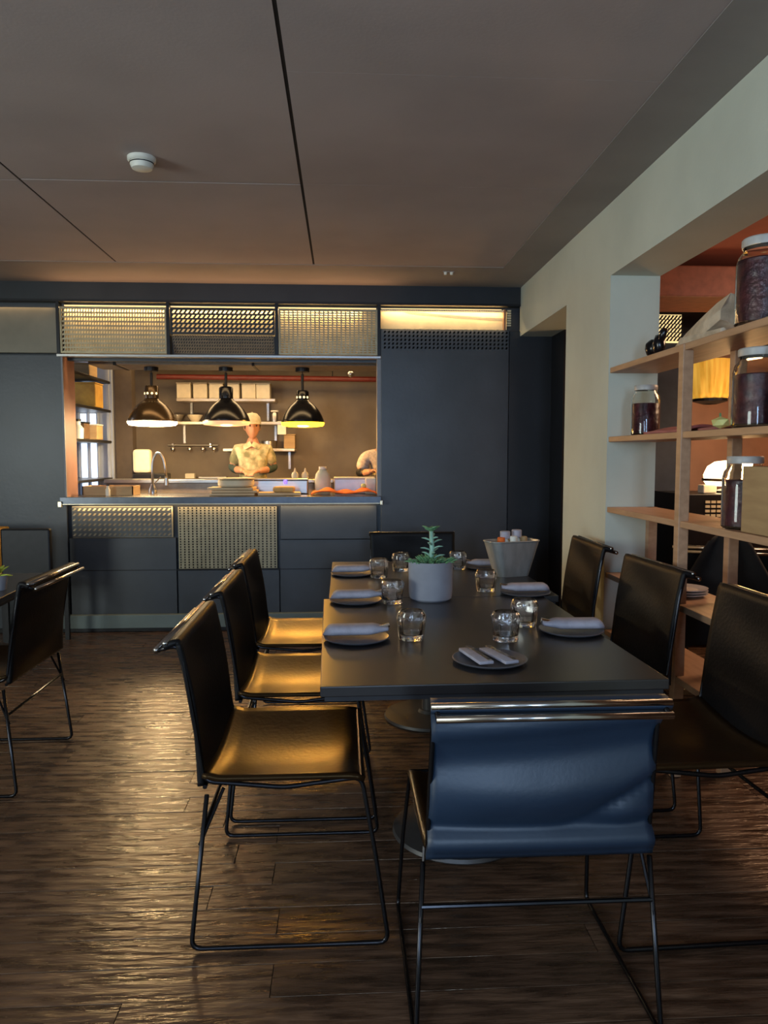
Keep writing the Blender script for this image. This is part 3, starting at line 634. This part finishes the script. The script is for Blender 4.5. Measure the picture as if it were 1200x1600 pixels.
# ================================================================ TABLES
def ped_table(name, x, y, rz, w, l, zt, label, group):
    t = empty(name, (x, y, 0), rz, label, 'table', group)
    build('tabletop', bx(-w/2, w/2, -l/2, l/2, zt-.03, zt, bev=.003), [M_table], t)
    build('edge_band', bx(-w/2+.012, w/2-.012, -l/2+.012, l/2-.012, zt-.045, zt-.031), M_tedge, t)
    bm = B(); tube(bm, [(0, 0, .03), (0, 0, zt-.05)], .04, 20); build('column', bm, M_base, t, smooth=True)
    bm = B(); lathe(bm, [(0, 0), (.235, 0), (.24, .006), (.235, .018), (.06, .03), (.05, .045), (0, .045)], 40); build('base_disc', bm, M_base, t, smooth=True)
    bm = B(); box(bm, -.22, .22, -.03, .03, zt-.055, zt-.046); box(bm, -.03, .03, -.3, .3, zt-.055, zt-.046); build('top_bracket', bm, M_dark, t)
    return t
ped_table('dining_table', .418, 2.650, math.radians(1.0), .985, 1.262, .75, 'black rectangular dining table nearest the camera, set for six', 'black dining tables pushed end to end')
ped_table('dining_table', .455, 3.862, 0, 1.035, 1.140, .75, 'black rectangular dining table farther back holding the metal trough', 'black dining tables pushed end to end')
ped_table('dining_table', -1.97, 3.36, math.radians(3.5), .90, 1.44, .75, 'black dining table cut by the left picture edge', None)

# ---- chairs
def make_chair(label, group, blue=False):
    t = empty('dining_chair', (0, 0, 0), 0, label, 'chair', group)
    for s in (-1, 1):
        bm = B()
        tube(bm, [(s*.270, -.345, .845), (s*.272, -.285, .862), (s*.278, -.245, .62), (s*.280, -.225, .475), (s*.280, .0, .452), (s*.280, .215, .478), (s*.300, .255, .25), (s*.312, .290, .008),
                  (s*.312, -.262, .008), (s*.290, -.215, .44)], .0068, 8, round_=.03)
        build('side_frame', bm, M_tube, t, smooth='all')
        bm = B(); tube(bm, [(s*.281, -.17, .455), (s*.2975, -.236, .30)], .005, 6); build('brace', bm, M_tube, t)
    bm = B(); tube(bm, [(-.276, -.349, .846), (.276, -.349, .846)], .0085, 10); build('top_rod', bm, M_rod, t, smooth='all')
    bm = B(); tube(bm, [(-.285, -.322, .866), (.285, -.322, .866)], .0085, 10); build('top_rod', bm, M_rod, t, smooth='all')
    bm = B(); tube(bm, [(-.2945, -.228, .335), (.2945, -.228, .335)], .006, 8); build('rear_stretcher', bm, M_tube, t)
    for yz in ((.215, .476), (-.222, .458)):
        bm = B(); tube(bm, [(-.28, *yz), (.28, *yz)], .0065, 8); build('seat_rod', bm, M_tube, t)
    def back(u, v):
        x = (u-.5)*.572; e = 1-(2*u-1)**2
        x *= 1-.035*math.sin(v*PI)
        if v < .12:
            k = v/.12; yy = -.326+.038*k; z = .856+.012*math.sin(k*PI*.5)
        else:
            k = (v-.12)/.88; z = .868-.405*k; yy = -.288+.055*k+.012*math.sin(k*PI)
            yy -= .022*e*math.sin(k*PI)**.8
            if blue:
                yy += -.020*math.exp(-((k-.60+.22*max(0, u-.5))/.12)**2)*(.45+.55*e)+.014*math.exp(-((k-.34+.10*(u-.5))/.11)**2)
                yy += -.010*math.exp(-((k-.14+.10*(u-.6))/.045)**2)-.018*math.exp(-((k-.90)/.05)**2)+.014*math.exp(-(((k-.66)+.75*(u-.80))/.045)**2)*min(1, max(0, (u-.55)*4))
                yy += .012*math.exp(-((k-.80)/.06)**2)-.012*math.exp(-(((k-.74)/.07)**2+((u-.88)/.09)**2))
            else:
                yy += .004*math.sin(k*13+u*3)*e
        return (x, yy, z)
    sheet(back, 26, 44, 'backrest', M_leatherbluelit if blue else M_leather, t, .016)
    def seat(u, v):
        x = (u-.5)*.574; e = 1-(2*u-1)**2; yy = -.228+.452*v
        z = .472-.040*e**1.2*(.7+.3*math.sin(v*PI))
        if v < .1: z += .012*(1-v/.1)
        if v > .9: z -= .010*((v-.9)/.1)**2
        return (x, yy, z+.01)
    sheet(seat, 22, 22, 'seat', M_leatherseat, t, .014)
    return t
c0 = make_chair('black leather sling chair nearest camera on the left of the long table', 'black sling chairs left of the long table')
c0.location = (-.165, 2.33, 0); c0.rotation_euler[2] = -PI/2
def chair(x, y, rz, label, group, sc=(1, 1, 1)):
    c = copy_tree(c0); c.location = (x, y, 0); c.rotation_euler = (0, 0, rz); c.scale = sc; c['label'] = label; c['group'] = group; return c
GL = 'black sling chairs left of the long table'; GR = 'black sling chairs right of the long table'
chair(-.165, 3.06, -PI/2, 'middle black leather sling chair on the left of the long table', GL)
chair(-.185, 3.80, -PI/2, 'farthest black leather sling chair on the left of the long table', GL)
chair(.995, 3.84, PI/2-.02, 'farthest black sling chair on the right, against the sage pier', GR, (.95, 1, 1.07))
chair(1.01, 3.03, PI/2+.05, 'middle black sling chair on the right, before the pine shelf post', GR, (.95, 1, 1.07))
chair(1.04, 2.25, PI/2+.03, 'nearest black sling chair on the right, cut by the picture edge', GR, (.95, 1, 1.07))
chair(.46, 4.63, PI, 'black sling chair at the far head of the long table', 'sling chairs at the table heads')
chair(-1.58, 3.32, PI/2, 'black sling chair seen from behind at the left picture edge', 'sling chairs at the left table')
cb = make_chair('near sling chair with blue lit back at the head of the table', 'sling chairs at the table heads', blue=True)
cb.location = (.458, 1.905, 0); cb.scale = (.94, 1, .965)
st = empty('wooden_stool', (-2.62, 5.5, 0), 0, 'amber wooden block stool cut by the left picture edge', 'stool')
build('seat', bx(-.16, .16, -.16, .16, .50, .86, bev=.01), M_amber, st)
for sx in (-.12, .12):
    for sy in (-.12, .12): build('leg', bx(sx-.015, sx+.015, sy-.015, sy+.015, 0, .5), M_dark, st)
ua = empty('upright_chair', (-2.22, 5.50, 0), 0, 'dark square-backed chair standing by the back wall at far left', 'chair')
build('backrest', bx(-.17, .17, -.16, -.11, .46, .87, bev=.012), M_dark, ua); build('seat', bx(-.17, .17, -.16, .2, .42, .46, bev=.01), M_dark, ua)
for sx in (-.15, .15):
    for sy in (-.14, .18): build('leg', bx(sx-.015, sx+.015, sy-.015, sy+.015, 0, .42), M_dark, ua)
# chair with a coat behind the shelves
c = chair(2.25, 4.30, -.4, 'sling chair behind the shelves with a black coat over it', 'sling chairs in the next room')
def coat(u, v):
    a = (u-.5)*2; k = v
    x = a*(.10+.22*min(1, k*1.6)); y_ = -.385-.04*math.sin(k*PI)-.015*math.cos(a*7)
    return (x, y_, .96-.62*k-.05*a*a)
o = sheet(coat, 22, 18, 'black_coat', M_coat, None, .02); o.location = (2.25, 4.30, 0); o.rotation_euler[2] = -.4; tag(o, 'black coat hanging over a chair in the next room', 'coat')

# ================================================================ TABLEWARE
ZT2 = .7505
def tumbler():
    seg = 32; R = .053
    def rf(k, z): return 1-.085*abs(math.sin(k*8/seg*PI))**.8*(1 if .006 < z < .080 else 0)
    bm = B()
    prof = [(0, 0), (R*.78, 0), (R*.83, .004), (R*.86, .02), (R*.93, .055), (R*.98, .076), (R*.96, .083), (R*.86, .093), (R*.76, .099), (R*.73, .0985), (R*.82, .090), (R*.90, .078), (R*.85, .055), (R*.76, .022), (R*.66, .017), (0, .015)]
    lathe(bm, prof, seg, rf=rf)
    return build('water_glass', bm, M_glass, smooth=True)
gl = [(.235, 2.535, 'beside the nearest left-hand plate'), (.212, 3.165, 'beside the middle left-hand plate'), (.186, 3.84, 'beside the farthest left-hand plate'), (.318, 4.06, 'behind the cement pot to its left'),
      (.640, 4.12, 'directly behind the cement pot to its right'), (.667, 3.43, 'alone right of the cement pot'), (.555, 2.50, 'behind the round plate with two napkins'), (.672, 2.715, 'touching the nearest right-hand napkin')]
g0 = tumbler()
for k, (x, y, d) in enumerate(gl):
    g = g0 if k == 0 else g0.copy()
    if k: COL.objects.link(g)
    g.location = (x, y, ZT2); g.rotation_euler[2] = k*.3
    tag(g, 'clear faceted water glass '+d, 'glass', 'water glasses on the long table')
def plate_obj():
    bm = B(); R = .115
    lathe(bm, [(0, 0), (R*.75, 0), (R*.97, .008), (R, .012), (R*.97, .0135), (R*.8, .006), (0, .005)], 48)
    return build('side_plate', bm, M_plate, smooth=True)
p0 = plate_obj()
pls = [(.045, 2.535, 'nearest on the left of the long table'), (.055, 3.20, 'middle one on the left of the long table'), (.05, 3.94, 'farthest on the left of the long table'),
       (.815, 2.60, 'nearest at the right table edge'), (.83, 3.34, 'under the napkin before the metal trough'), (.80, 4.13, 'behind the metal trough at far right'), (.448, 2.235, 'at the near table head with two flat napkins')]
for k, (x, y, d) in enumerate(pls):
    p_ = p0 if k == 0 else p0.copy()
    if k: COL.objects.link(p_)
    p_.location = (x, y, ZT2); tag(p_, 'round grey plate '+d, 'plate', 'grey plates on the long table')
def napkin_roll():
    nu, nv = 26, 14; bm = B(); rings = []
    for i in range(nu+1):
        u = i/nu; x = -.10+.225*u
        if u < .72: hw = .040*math.sin(min(1, u/.16)*PI/2)**.7; hh = .019*math.sin(min(1, u/.14)*PI/2)**.7
        else:
            k = (u-.72)/.28; s = k*k*(3-2*k); hw = .040-.018*s; hh = .019-.010*s
        hw = max(hw, .004); hh = max(hh, .003); ring = []
        for j in range(nv):
            a = 2*PI*j/nv; c_, s_ = math.cos(a), math.sin(a)
            zz = hh+hh*abs(s_)**.8*(1 if s_ > 0 else -1)
            if s_ > 0: zz -= .0045*math.exp(-((c_*hw)/.008)**2)
            ring.append(bm.verts.new((x, hw*c_, zz+(.012*max(0, u-.72)/.28))))
        rings.append(ring)
    for a, b_ in zip(rings, rings[1:]):
        for j in range(nv): bm.faces.new((a[j], a[(j+1) % nv], b_[(j+1) % nv], b_[j]))
    bm.faces.new(rings[0][::-1]); bm.faces.new(rings[-1])
    return build('linen_napkin', bm, M_napkin, smooth='all')
n0 = napkin_roll(); 
bm = B(); tube(bm, [(.09, 0, .024), (.130, 0, .032)], [.005, .008], 6); nc = build('fork_tip', bm, M_cut, n0)
nps = [(.03, 2.545, .03, 'nearest left-hand plate'), (.045, 3.205, .05, 'middle left-hand plate'), (.04, 3.945, .06, 'farthest left-hand plate'), (.835, 2.595, PI-.02, 'nearest right-hand plate'), (.845, 3.34, PI+.04, 'plate before the metal trough'), (.82, 4.13, PI, 'plate behind the metal trough')]
for k, (x, y, a, d) in enumerate(nps):
    n_o = n0 if k == 0 else copy_tree(n0)
    n_o.location = (x, y, ZT2+.0145); n_o.rotation_euler = (0, 0, a)
    tag(n_o, 'rolled grey linen napkin on the '+d, 'napkin', 'rolled linen napkins on plates')
for k, (dx, a) in enumerate(((-.035, .22), (.035, .30))):
    bm = B(); box(bm, -.023, .023, -.085, .085, 0, .010, bev=.003); o = build('folded_napkin', bm, M_napkin, smooth=True)
    o.location = (.44+dx, 2.235, ZT2+.0140); o.rotation_euler = (0, 0, a)
    tag(o, ['left', 'right'][k]+' flat folded napkin on the near round plate', 'napkin', 'flat napkins on the near plate')
    bm = B(); box(bm, -.007, .005, -.075, .06, .0102, .0125, bev=.0008); box(bm, -.011, .008, .06, .095, .0102, .013, bev=.001)
    kn = build('table_knife', bm, M_cut); kn.location = (.44+dx+.014, 2.235, ZT2+.0142); kn.rotation_euler = (0, 0, a)
    tag(kn, 'polished knife lying on the %s flat folded napkin' % ['left', 'right'][k], 'knife', 'knives on the flat napkins')
# small side plate at left table
p_ = p0.copy(); COL.objects.link(p_); p_.location = (-1.84, 3.86, ZT2); tag(p_, 'grey plate on the table cut by the left picture edge', 'plate')
# pot with succulent
pt = empty('potted_succulent', (.385, 3.245, ZT2), 0, 'grey cement pot of trailing succulent at the centre of the long table', 'plant')
bm = B(); lathe(bm, [(0, 0), (.082, 0), (.092, .008), (.096, .03), (.098, .165), (.096, .170), (.088, .170), (.087, .14), (0, .14)], 48); build('pot', bm, M_pot, pt, smooth=True)
bm = B(); lathe(bm, [(.087, .148), (.05, .155), (0, .158)], 24); build('soil', bm, M_soil, pt)
def leaf(bm, base_, dir_, L, w, th=.004):
    d = Vector(dir_).normalized(); s = d.cross(Vector((0, 0, 1)))
    s = s.normalized() if s.length > .05 else Vector((1, 0, 0)); u = s.cross(d).normalized(); b0 = Vector(base_)
    pts = [(0, .25), (.35, .9), (.65, 1), (.88, .6), (1, .05)]; R_ = []
    for t_, ww in pts:
        c_ = b0+d*L*t_+u*(.12*L*math.sin(t_*PI))
        R_.append([bm.verts.new(c_+s*w*ww/2*math.cos(a)+u*th*ww*math.sin(a)) for a in (0, PI/3, 2*PI/3, PI, 4*PI/3, 5*PI/3)])
    for a, b_ in zip(R_, R_[1:]):
        for j in range(6): bm.faces.new((a[j], a[(j+1) % 6], b_[(j+1) % 6], b_[j]))
    bm.faces.new(R_[0][::-1]); bm.faces.new(R_[-1])
rs_ = random.Random(5)
bm = B(); 
for k in range(150):
    a = rs_.uniform(0, 2*PI); r = rs_.uniform(.0, .088); leaf(bm, (r*math.cos(a), r*math.sin(a), .155+rs_.uniform(0, .012)), (math.cos(a)*(.3+r*9), math.sin(a)*(.3+r*9), rs_.uniform(.2, 1.0)), rs_.uniform(.022, .04), .011)
build('ground_leaves', bm, M_succ, pt, smooth='all')['kind'] = 'stuff'
bm = B(); tube(bm, [(0, 0, .15), (.006, 0, .22), (.002, 0, .30)], [.013, .011, .009], 8); st_ = build('stalk', bm, M_succ2, pt, smooth='all')
for k in range(12):
    a = k*2.4; z = .175+k*.0085; bm = B()
    leaf(bm, (.006, 0, z), (math.cos(a), math.sin(a), .35), .062-.001*k, .014, .004); build('leaf', bm, M_succ2, pt, smooth='all')
for k in range(11):
    a = k*2.4+.4; bm = B(); leaf(bm, (.002, 0, .296), (math.cos(a), math.sin(a), .55+.08*(k % 3)), .052-.002*k, .026, .005); build('leaf', bm, M_succ, pt, smooth='all')
# galvanised trough with bottles
tr = empty('metal_trough', (.985, 3.93, ZT2), .10, 'tapered galvanised metal trough holding sauce bottles at table corner', 'trough')
tr.location = (.885, 3.87, ZT2); tr.rotation_euler[2] = .32
bm = B()
def ringr(w, d, z):
    out = []
    for q, (sx, sy) in enumerate(((-1, -1), (1, -1), (1, 1), (-1, 1))):
        r = min(w, d)*.30; cx, cy = sx*(w/2-r), sy*(d/2-r); a0 = PI+q*PI/2
        for k in range(6): out.append(bm.verts.new((cx+r*math.cos(a0+k*PI/10), cy+r*math.sin(a0+k*PI/10), z)))
    return out
o1 = ringr(.175, .10, 0); o2_ = ringr(.285, .15, .185); i2 = ringr(.277, .142, .185); i1 = ringr(.17, .094, .006)
for a, b_ in ((o1, o2_), (o2_, i2), (i2, i1)):
    for j in range(24): bm.faces.new((a[j], a[(j+1) % 24], b_[(j+1) % 24], b_[j]))
bm.faces.new(o1[::-1]); bm.faces.new(i1)
build('trough_body', bm, M_zinc, tr, smooth=True)
bm = B(); q = [tuple(v.co) for v in ringr(.284, .149, .185)]; bmesh.ops.delete(bm, geom=bm.verts[:], context='VERTS'); tube(bm, q+[q[0]], .004, 6); build('rolled_rim', bm, M_zinc, tr, smooth='all')
for k, (dx, m_, capm, h, d) in enumerate(((-.083, mat('orange_sauce', (.75, .20, .04), .4, n=.1), M_orange, .195, 'orange topped bottle at the left end of the metal trough'), (-.042, M_white, M_napkin, .225, 'left white shaker with grey cap in the metal trough'),
                               (.002, M_white, M_white, .20, 'short white bottle in the middle of the metal trough'), (.045, M_white, M_napkin, .23, 'right white shaker with grey cap in the metal trough'), (.085, mat('tan_sauce', (.70, .36, .14), .4, n=.1), M_woodbox, .195, 'tan topped bottle at the right end of the metal trough'))):
    t = empty('sauce_bottle', (0, 0, 0), 0, d, 'bottle', 'bottles in the metal trough')
    kx = dx*.80; yo = (-.008, .008, -.018, .008, -.008)[k]
    t.location = (.885+kx*math.cos(.32)-yo*math.sin(.32), 3.87+kx*math.sin(.32)+yo*math.cos(.32), ZT2+.0065)
    bm = B(); lathe(bm, [(0, 0), (.017, 0), (.02, .01), (.02, h-.05), (.012, h-.035), (.012, h-.028), (0, h-.028)], 18); build('bottle_body', bm, m_, t, smooth=True)
    bm = B(); cr = .026 if k in (1, 3) else .019
    lathe(bm, [(0, h-.034), (cr, h-.034), (cr+.001, h), (cr-.003, h+.004), (0, h+.004)], 18); build('cap', bm, capm, t, smooth=True)
# small plant on left table
sp = empty('potted_plant', (-1.62, 3.58, ZT2), 0, 'small lime green plant in a dark pot on left edge table', 'plant')
bm = B(); lathe(bm, [(0, 0), (.035, 0), (.045, .07), (.041, .07), (.04, .055), (0, .055)], 20); build('pot', bm, M_pot, sp, smooth=True)
bm = B()
for k in range(26):
    a = rs_.uniform(0, 2*PI); leaf(bm, (0, 0, .06), (math.cos(a), math.sin(a), rs_.uniform(-.1, 1.3)), rs_.uniform(.05, .08), .025)
build('foliage', bm, M_leafy, sp, smooth='all')

# smoke detector, ceiling sensor
sd = empty('smoke_detector', (-.885, 3.49, ZC), 0, 'round white smoke detector on the dark ceiling', 'detector')
bm = B(); lathe(bm, [(0, 0), (.062, 0), (.062, -.014), (.056, -.020)], 36); lathe(bm, [(.056, -.020), (0, -.020)], 36); build('base', bm, M_white, sd, smooth=True)
bm = B(); lathe(bm, [(.050, -.018), (.052, -.030), (.044, -.048), (.02, -.054), (0, -.054)], 36); build('sensor_cap', bm, M_white, sd, smooth=True)
bm = B(); lathe(bm, [(.0505, -.024), (.0535, -.024), (.0535, -.028), (.0505, -.028)], 36); build('vent_ring', bm, M_dark, sd)
cs = empty('ceiling_sensor', (.765, 5.45, ZC-.003), 0, 'pair of tiny silver ceiling spots near the back wall', 'spotlight')
build('mount', bx(-.04, .04, -.008, .008, -.006, 0), M_plaster, cs)
for s in (-.022, .022):
    bm = B(); lathe(bm, [(0, -.024), (.010, -.024), (.012, -.006), (0, -.006)], 14, c=(s, 0, 0)); build('spot_head', bm, M_white, cs, smooth=True)

# ================================================================ PEOPLE
def skin_mesh(J, E_, sub=2):
    me = bpy.data.meshes.new('sk'); names = list(J); idx = {n: i for i, n in enumerate(names)}
    me.from_pydata([J[n][0] for n in names], [(idx[a], idx[b]) for a, b in E_], [])
    o = bpy.data.objects.new('sk', me); COL.objects.link(o)
    s = o.modifiers.new('s', 'SKIN'); s.use_smooth_shade = True
    for i, n in enumerate(names):
        r = J[n][1]; me.skin_vertices[0].data[i].radius = r if isinstance(r, tuple) else (r, r)
        me.skin_vertices[0].data[i].use_root = (i == 0)
    if sub:
        q = o.modifiers.new('q', 'SUBSURF'); q.levels = sub; q.render_levels = sub
    dg = bpy.context.evaluated_depsgraph_get(); dg.update()
    nm = bpy.data.meshes.new_from_object(o.evaluated_get(dg)); bpy.data.objects.remove(o)
    return nm
def V(*a): return Vector(a)
def person(name, loc, rz, label, sh, el, wr_, head_turn, shirt, sleeve, cap):
    """standing figure facing -Y; sh/el/wr_ give the left and right arm joints in local metres"""
    t = empty(name, loc, rz, label, 'person')
    J = {'pelvis': ((0, 0, .95), (.15, .10)), 'waist': ((0, .0, 1.12), (.135, .095)), 'chest': ((0, -.01, 1.34), (.145, .10)), 'upper': ((0, 0, 1.45), (.11, .08)), 'neck': ((0, -.01, 1.53), .055), 'throat': ((0, -.025, 1.60), .052)}
    E_ = [('pelvis', 'waist'), ('waist', 'chest'), ('chest', 'upper'), ('upper', 'neck'), ('neck', 'throat')]
    for k, s in enumerate((-1, 1)):
        J['hip%d' % k] = ((s*.095, 0, .90), .088); J['knee%d' % k] = ((s*.11, -.02, .50), .056); J['calf%d' % k] = ((s*.115, .01, .32), .05); J['ank%d' % k] = ((s*.12, .03, .09), .036); J['toe%d' % k] = ((s*.13, -.15, .032), .03)
        J['sh%d' % k] = (sh[k], .058); J['el%d' % k] = (el[k], .042); J['fo%d' % k] = (tuple(V(*el[k]).lerp(V(*wr_[k]), .35)), .042); J['wr%d' % k] = (wr_[k], .026)
        E_ += [('pelvis', 'hip%d' % k), ('hip%d' % k, 'knee%d' % k), ('knee%d' % k, 'calf%d' % k), ('calf%d' % k, 'ank%d' % k), ('ank%d' % k, 'toe%d' % k), ('upper', 'sh%d' % k), ('sh%d' % k, 'el%d' % k), ('el%d' % k, 'fo%d' % k), ('fo%d' % k, 'wr%d' % k)]
    bm = B(); bm.from_mesh(skin_mesh(J, E_))
    # head
    H_ = V(0, -.035, 1.685); RT = Matrix.Rotation(head_turn, 4, 'Z'); hb = B()
    r_ = bmesh.ops.create_uvsphere(hb, u_segments=28, v_segments=20, radius=.1)
    for v in hb.verts:
        c_ = v.co; x, y_, z = c_.x*.78, c_.y*.98, c_.z*1.2
        if z < 0: k = -z/.12; x *= 1-.28*k; y_ *= 1-.10*k; y_ -= .018*k
        fy = max(0, -y_/.1)
        if fy > .5:
            y_ -= .020*math.exp(-((x/.012)**2+((z+.012)/.022)**2))           # nose
            y_ += .007*(math.exp(-(((abs(x)-.032)/.014)**2+((z-.012)/.012)**2)))  # eye sockets
            y_ -= .006*math.exp(-((x/.024)**2+((z+.052)/.008)**2))          # lips
            y_ -= .006*math.exp(-((x/.025)**2+((z+.095)/.018)**2))          # chin
        v.co = V(x, y_, z)
    for s in (-1, 1): blob(hb, (s*.079, .008, -.005), .024, sx=.4, sy=.8, sz=1.25, sub=2)
    bmesh.ops.transform(hb, matrix=Matrix.Translation(H_) @ RT, verts=hb.verts)
    tmp = bpy.data.meshes.new('h'); hb.to_mesh(tmp); hb.free(); bm.from_mesh(tmp)
    # hands
    for k in (0, 1):
        w = V(*wr_[k]); d = (w-V(*el[k])).normalized(); up = V(0, 0, 1); sd_ = d.cross(up).normalized(); s = (-1, 1)[k]
        nrm = sd_.cross(d).normalized()
        JJ = {'w': (tuple(w), .026), 'p': (tuple(w+d*.045), (.036, .018)), 'q': (tuple(w+d*.085), (.04, .015))}
        EE = [('w', 'p'), ('p', 'q')]
        pm = skin_mesh(JJ, EE, 2); bm.from_mesh(pm)
        for f_, (off, L) in enumerate(((-.030, .070), (-.010, .080), (.010, .075), (.029, .058))):
            b0 = w+d*.075+sd_*off; a1 = b0+d*L*.5-nrm*.004; a2 = b0+d*L*.8-nrm*.020; a3 = b0+d*L-nrm*.034
            fm = skin_mesh({'a': (tuple(b0), .010), 'b': (tuple(a1), .009), 'c': (tuple(a2), .0085), 'd': (tuple(a3), .0075)}, [('a', 'b'), ('b', 'c'), ('c', 'd')], 1); bm.from_mesh(fm)
        inn = -sd_*(1 if s > 0 else -1)
        if inn.dot(V(-s, 0, 0)) < 0 and abs(inn.x) > .3: inn = -inn
        t0 = w+d*.03+inn*.022; t1 = t0+d*.03+inn*.022; t2 = t1+d*.028+inn*.004
        bm.from_mesh(skin_mesh({'a': (tuple(t0), .013), 'b': (tuple(t1), .011), 'c': (tuple(t2), .009)}, [('a', 'b'), ('b', 'c')], 1))
    body = build('body', bm, M_skin, t, smooth='all')
    rm = body.modifiers.new('r', 'REMESH'); rm.mode = 'VOXEL'; rm.voxel_size = .0065; rm.use_smooth_shade = True
    # eyes, brows
    bm = B()
    for s in (-1, 1): blob(bm, RT @ V(s*.032, -.083, .012)+H_, .0105, sub=2)
    build('eyes', bm, mat('eye', (.08, .05, .04), .2, n=.1), t, smooth='all')
    bm = B()
    for s in (-1, 1): tube(bm, [RT @ V(s*.018, -.094, .032)+H_, RT @ V(s*.046, -.084, .034)+H_], .004, 6)
    build('eyebrows', bm, M_hair, t)
    # hair
    bm = B(); lathe(bm, [(.083, -.02), (.088, .02), (.086, .06), (.07, .10), (.04, .125), (0, .132)], 28, sy=1.2)
    bmesh.ops.translate(bm, verts=bm.verts, vec=(0, .012, 0))
    for v in bm.verts:
        if v.co.y < -.045 and v.co.z < .05: v.co.z = .05
    bmesh.ops.transform(bm, matrix=Matrix.Translation(H_) @ RT, verts=bm.verts); build('hair', bm, M_hair, t, smooth='all')
    if cap:
        bm = B(); lathe(bm, [(.091, .028), (.093, .06), (.082, .105), (.05, .138), (0, .148)], 28, sy=1.16); lathe(bm, [(0, .146), (.006, .15), (.006, .153), (0, .155)], 10)
        n = 12; vs = []
        for i in range(n+1):
            a = PI+PI*i/n; vs.append((math.cos(a)*.082, math.sin(a)*.10))
        top_ = [bm.verts.new((x, y_-.0, .042)) for x, y_ in vs]; out = [bm.verts.new((x*.95, y_*1.05-.065*math.sin(PI*i/n), .030)) for i, (x, y_) in enumerate(vs)]
        ob = [bm.verts.new((v.co.x, v.co.y, v.co.z-.004)) for v in out]; tb = [bm.verts.new((v.co.x, v.co.y, v.co.z-.004)) for v in top_]
        for i in range(n):
            bm.faces.new((top_[i], top_[i+1], out[i+1], out[i])); bm.faces.new((out[i], out[i+1], ob[i+1], ob[i])); bm.faces.new((ob[i], ob[i+1], tb[i+1], tb[i]))
        bmesh.ops.transform(bm, matrix=Matrix.Translation(H_) @ RT, verts=bm.verts); build('cap', bm, M_cap, t, smooth='all')
    # shirt: torso and short sleeves
    SJ = {'pelvis': ((0, 0, .92), (.175, .125)), 'waist': ((0, .0, 1.12), (.15, .12)), 'chest': ((0, -.01, 1.34), (.165, .125)), 'upper': ((0, 0, 1.45), (.13, .095)), 'neck': ((0, -.008, 1.525), .072)}
    SE = [('pelvis', 'waist'), ('waist', 'chest'), ('chest', 'upper'), ('upper', 'neck')]
    for k in (0, 1):
        m1 = V(*sh[k]).lerp(V(*el[k]), .80)
        SJ['sh%d' % k] = (sh[k], .068); SJ['sl%d' % k] = (tuple(m1), .064); SE += [('upper', 'sh%d' % k), ('sh%d' % k, 'sl%d' % k)]
    bm = B(); bm.from_mesh(skin_mesh(SJ, SE)); shirt_o = build('shirt', bm, shirt, t, smooth='all')
    for s, a in ((-1, .5), (1, -.5)):
        bm = B(); box(bm, -.045, .045, -.004, .004, -.03, .03, bev=.003, M=Matrix.Translation((s*.045, -.095, 1.50)) @ Matrix.Rotation(s*.5, 4, 'Y') @ Matrix.Rotation(-.5, 4, 'X')); build('collar', bm, shirt, shirt_o)
    bm = B()
    for k in (0, 1):
        a = V(*sh[k]).lerp(V(*el[k]), .70); c_ = V(*el[k]).lerp(V(*wr_[k]), .55)
        bm.from_mesh(skin_mesh({'a': (tuple(a), .056), 'b': (el[k], .053), 'c': (tuple(c_), .044)}, [('a', 'b'), ('b', 'c')]))
    build('undersleeves', bm, sleeve, t, smooth='all')
    TJ = {'p': ((0, 0, .97), (.165, .115))}; TE = []
    for k, s in enumerate((-1, 1)):
        TJ['h%d' % k] = ((s*.095, 0, .88), .105); TJ['k%d' % k] = ((s*.11, -.02, .50), .075); TJ['a%d' % k] = ((s*.12, .03, .10), .06); TE += [('p', 'h%d' % k), ('h%d' % k, 'k%d' % k), ('k%d' % k, 'a%d' % k)]
    bm = B(); bm.from_mesh(skin_mesh(TJ, TE)); build('trousers', bm, M_trouser, t, smooth='all')
    bm = B()
    for s in (-1, 1): box(bm, s*.125-.05, s*.125+.05, -.20, .08, .0, .085, bev=.025)
    build('shoes', bm, M_dark, t, smooth=True)
    return t
person('person', (-.875, 7.42, .03), 0, 'person in cream cap and patterned shirt leaning on the kitchen worktop',
       ((-.155, 0, 1.46), (.155, 0, 1.46)), ((-.225, .05, 1.27), (.215, .05, 1.27)), ((-.085, -.17, 1.245), (.075, -.17, 1.245)), .25, M_camo, M_sleeve, True).scale = (.93, .96, .965)
person('person', (.40, 6.93, -.07), .1, 'person in pale speckled shirt half hidden at the right edge of the opening',
       ((-.19, 0, 1.44), (.19, 0, 1.44)), ((-.24, -.03, 1.28), (.24, .0, 1.28)), ((-.16, -.22, 1.31), (.12, -.24, 1.31)), .1, M_check, M_dark, False)
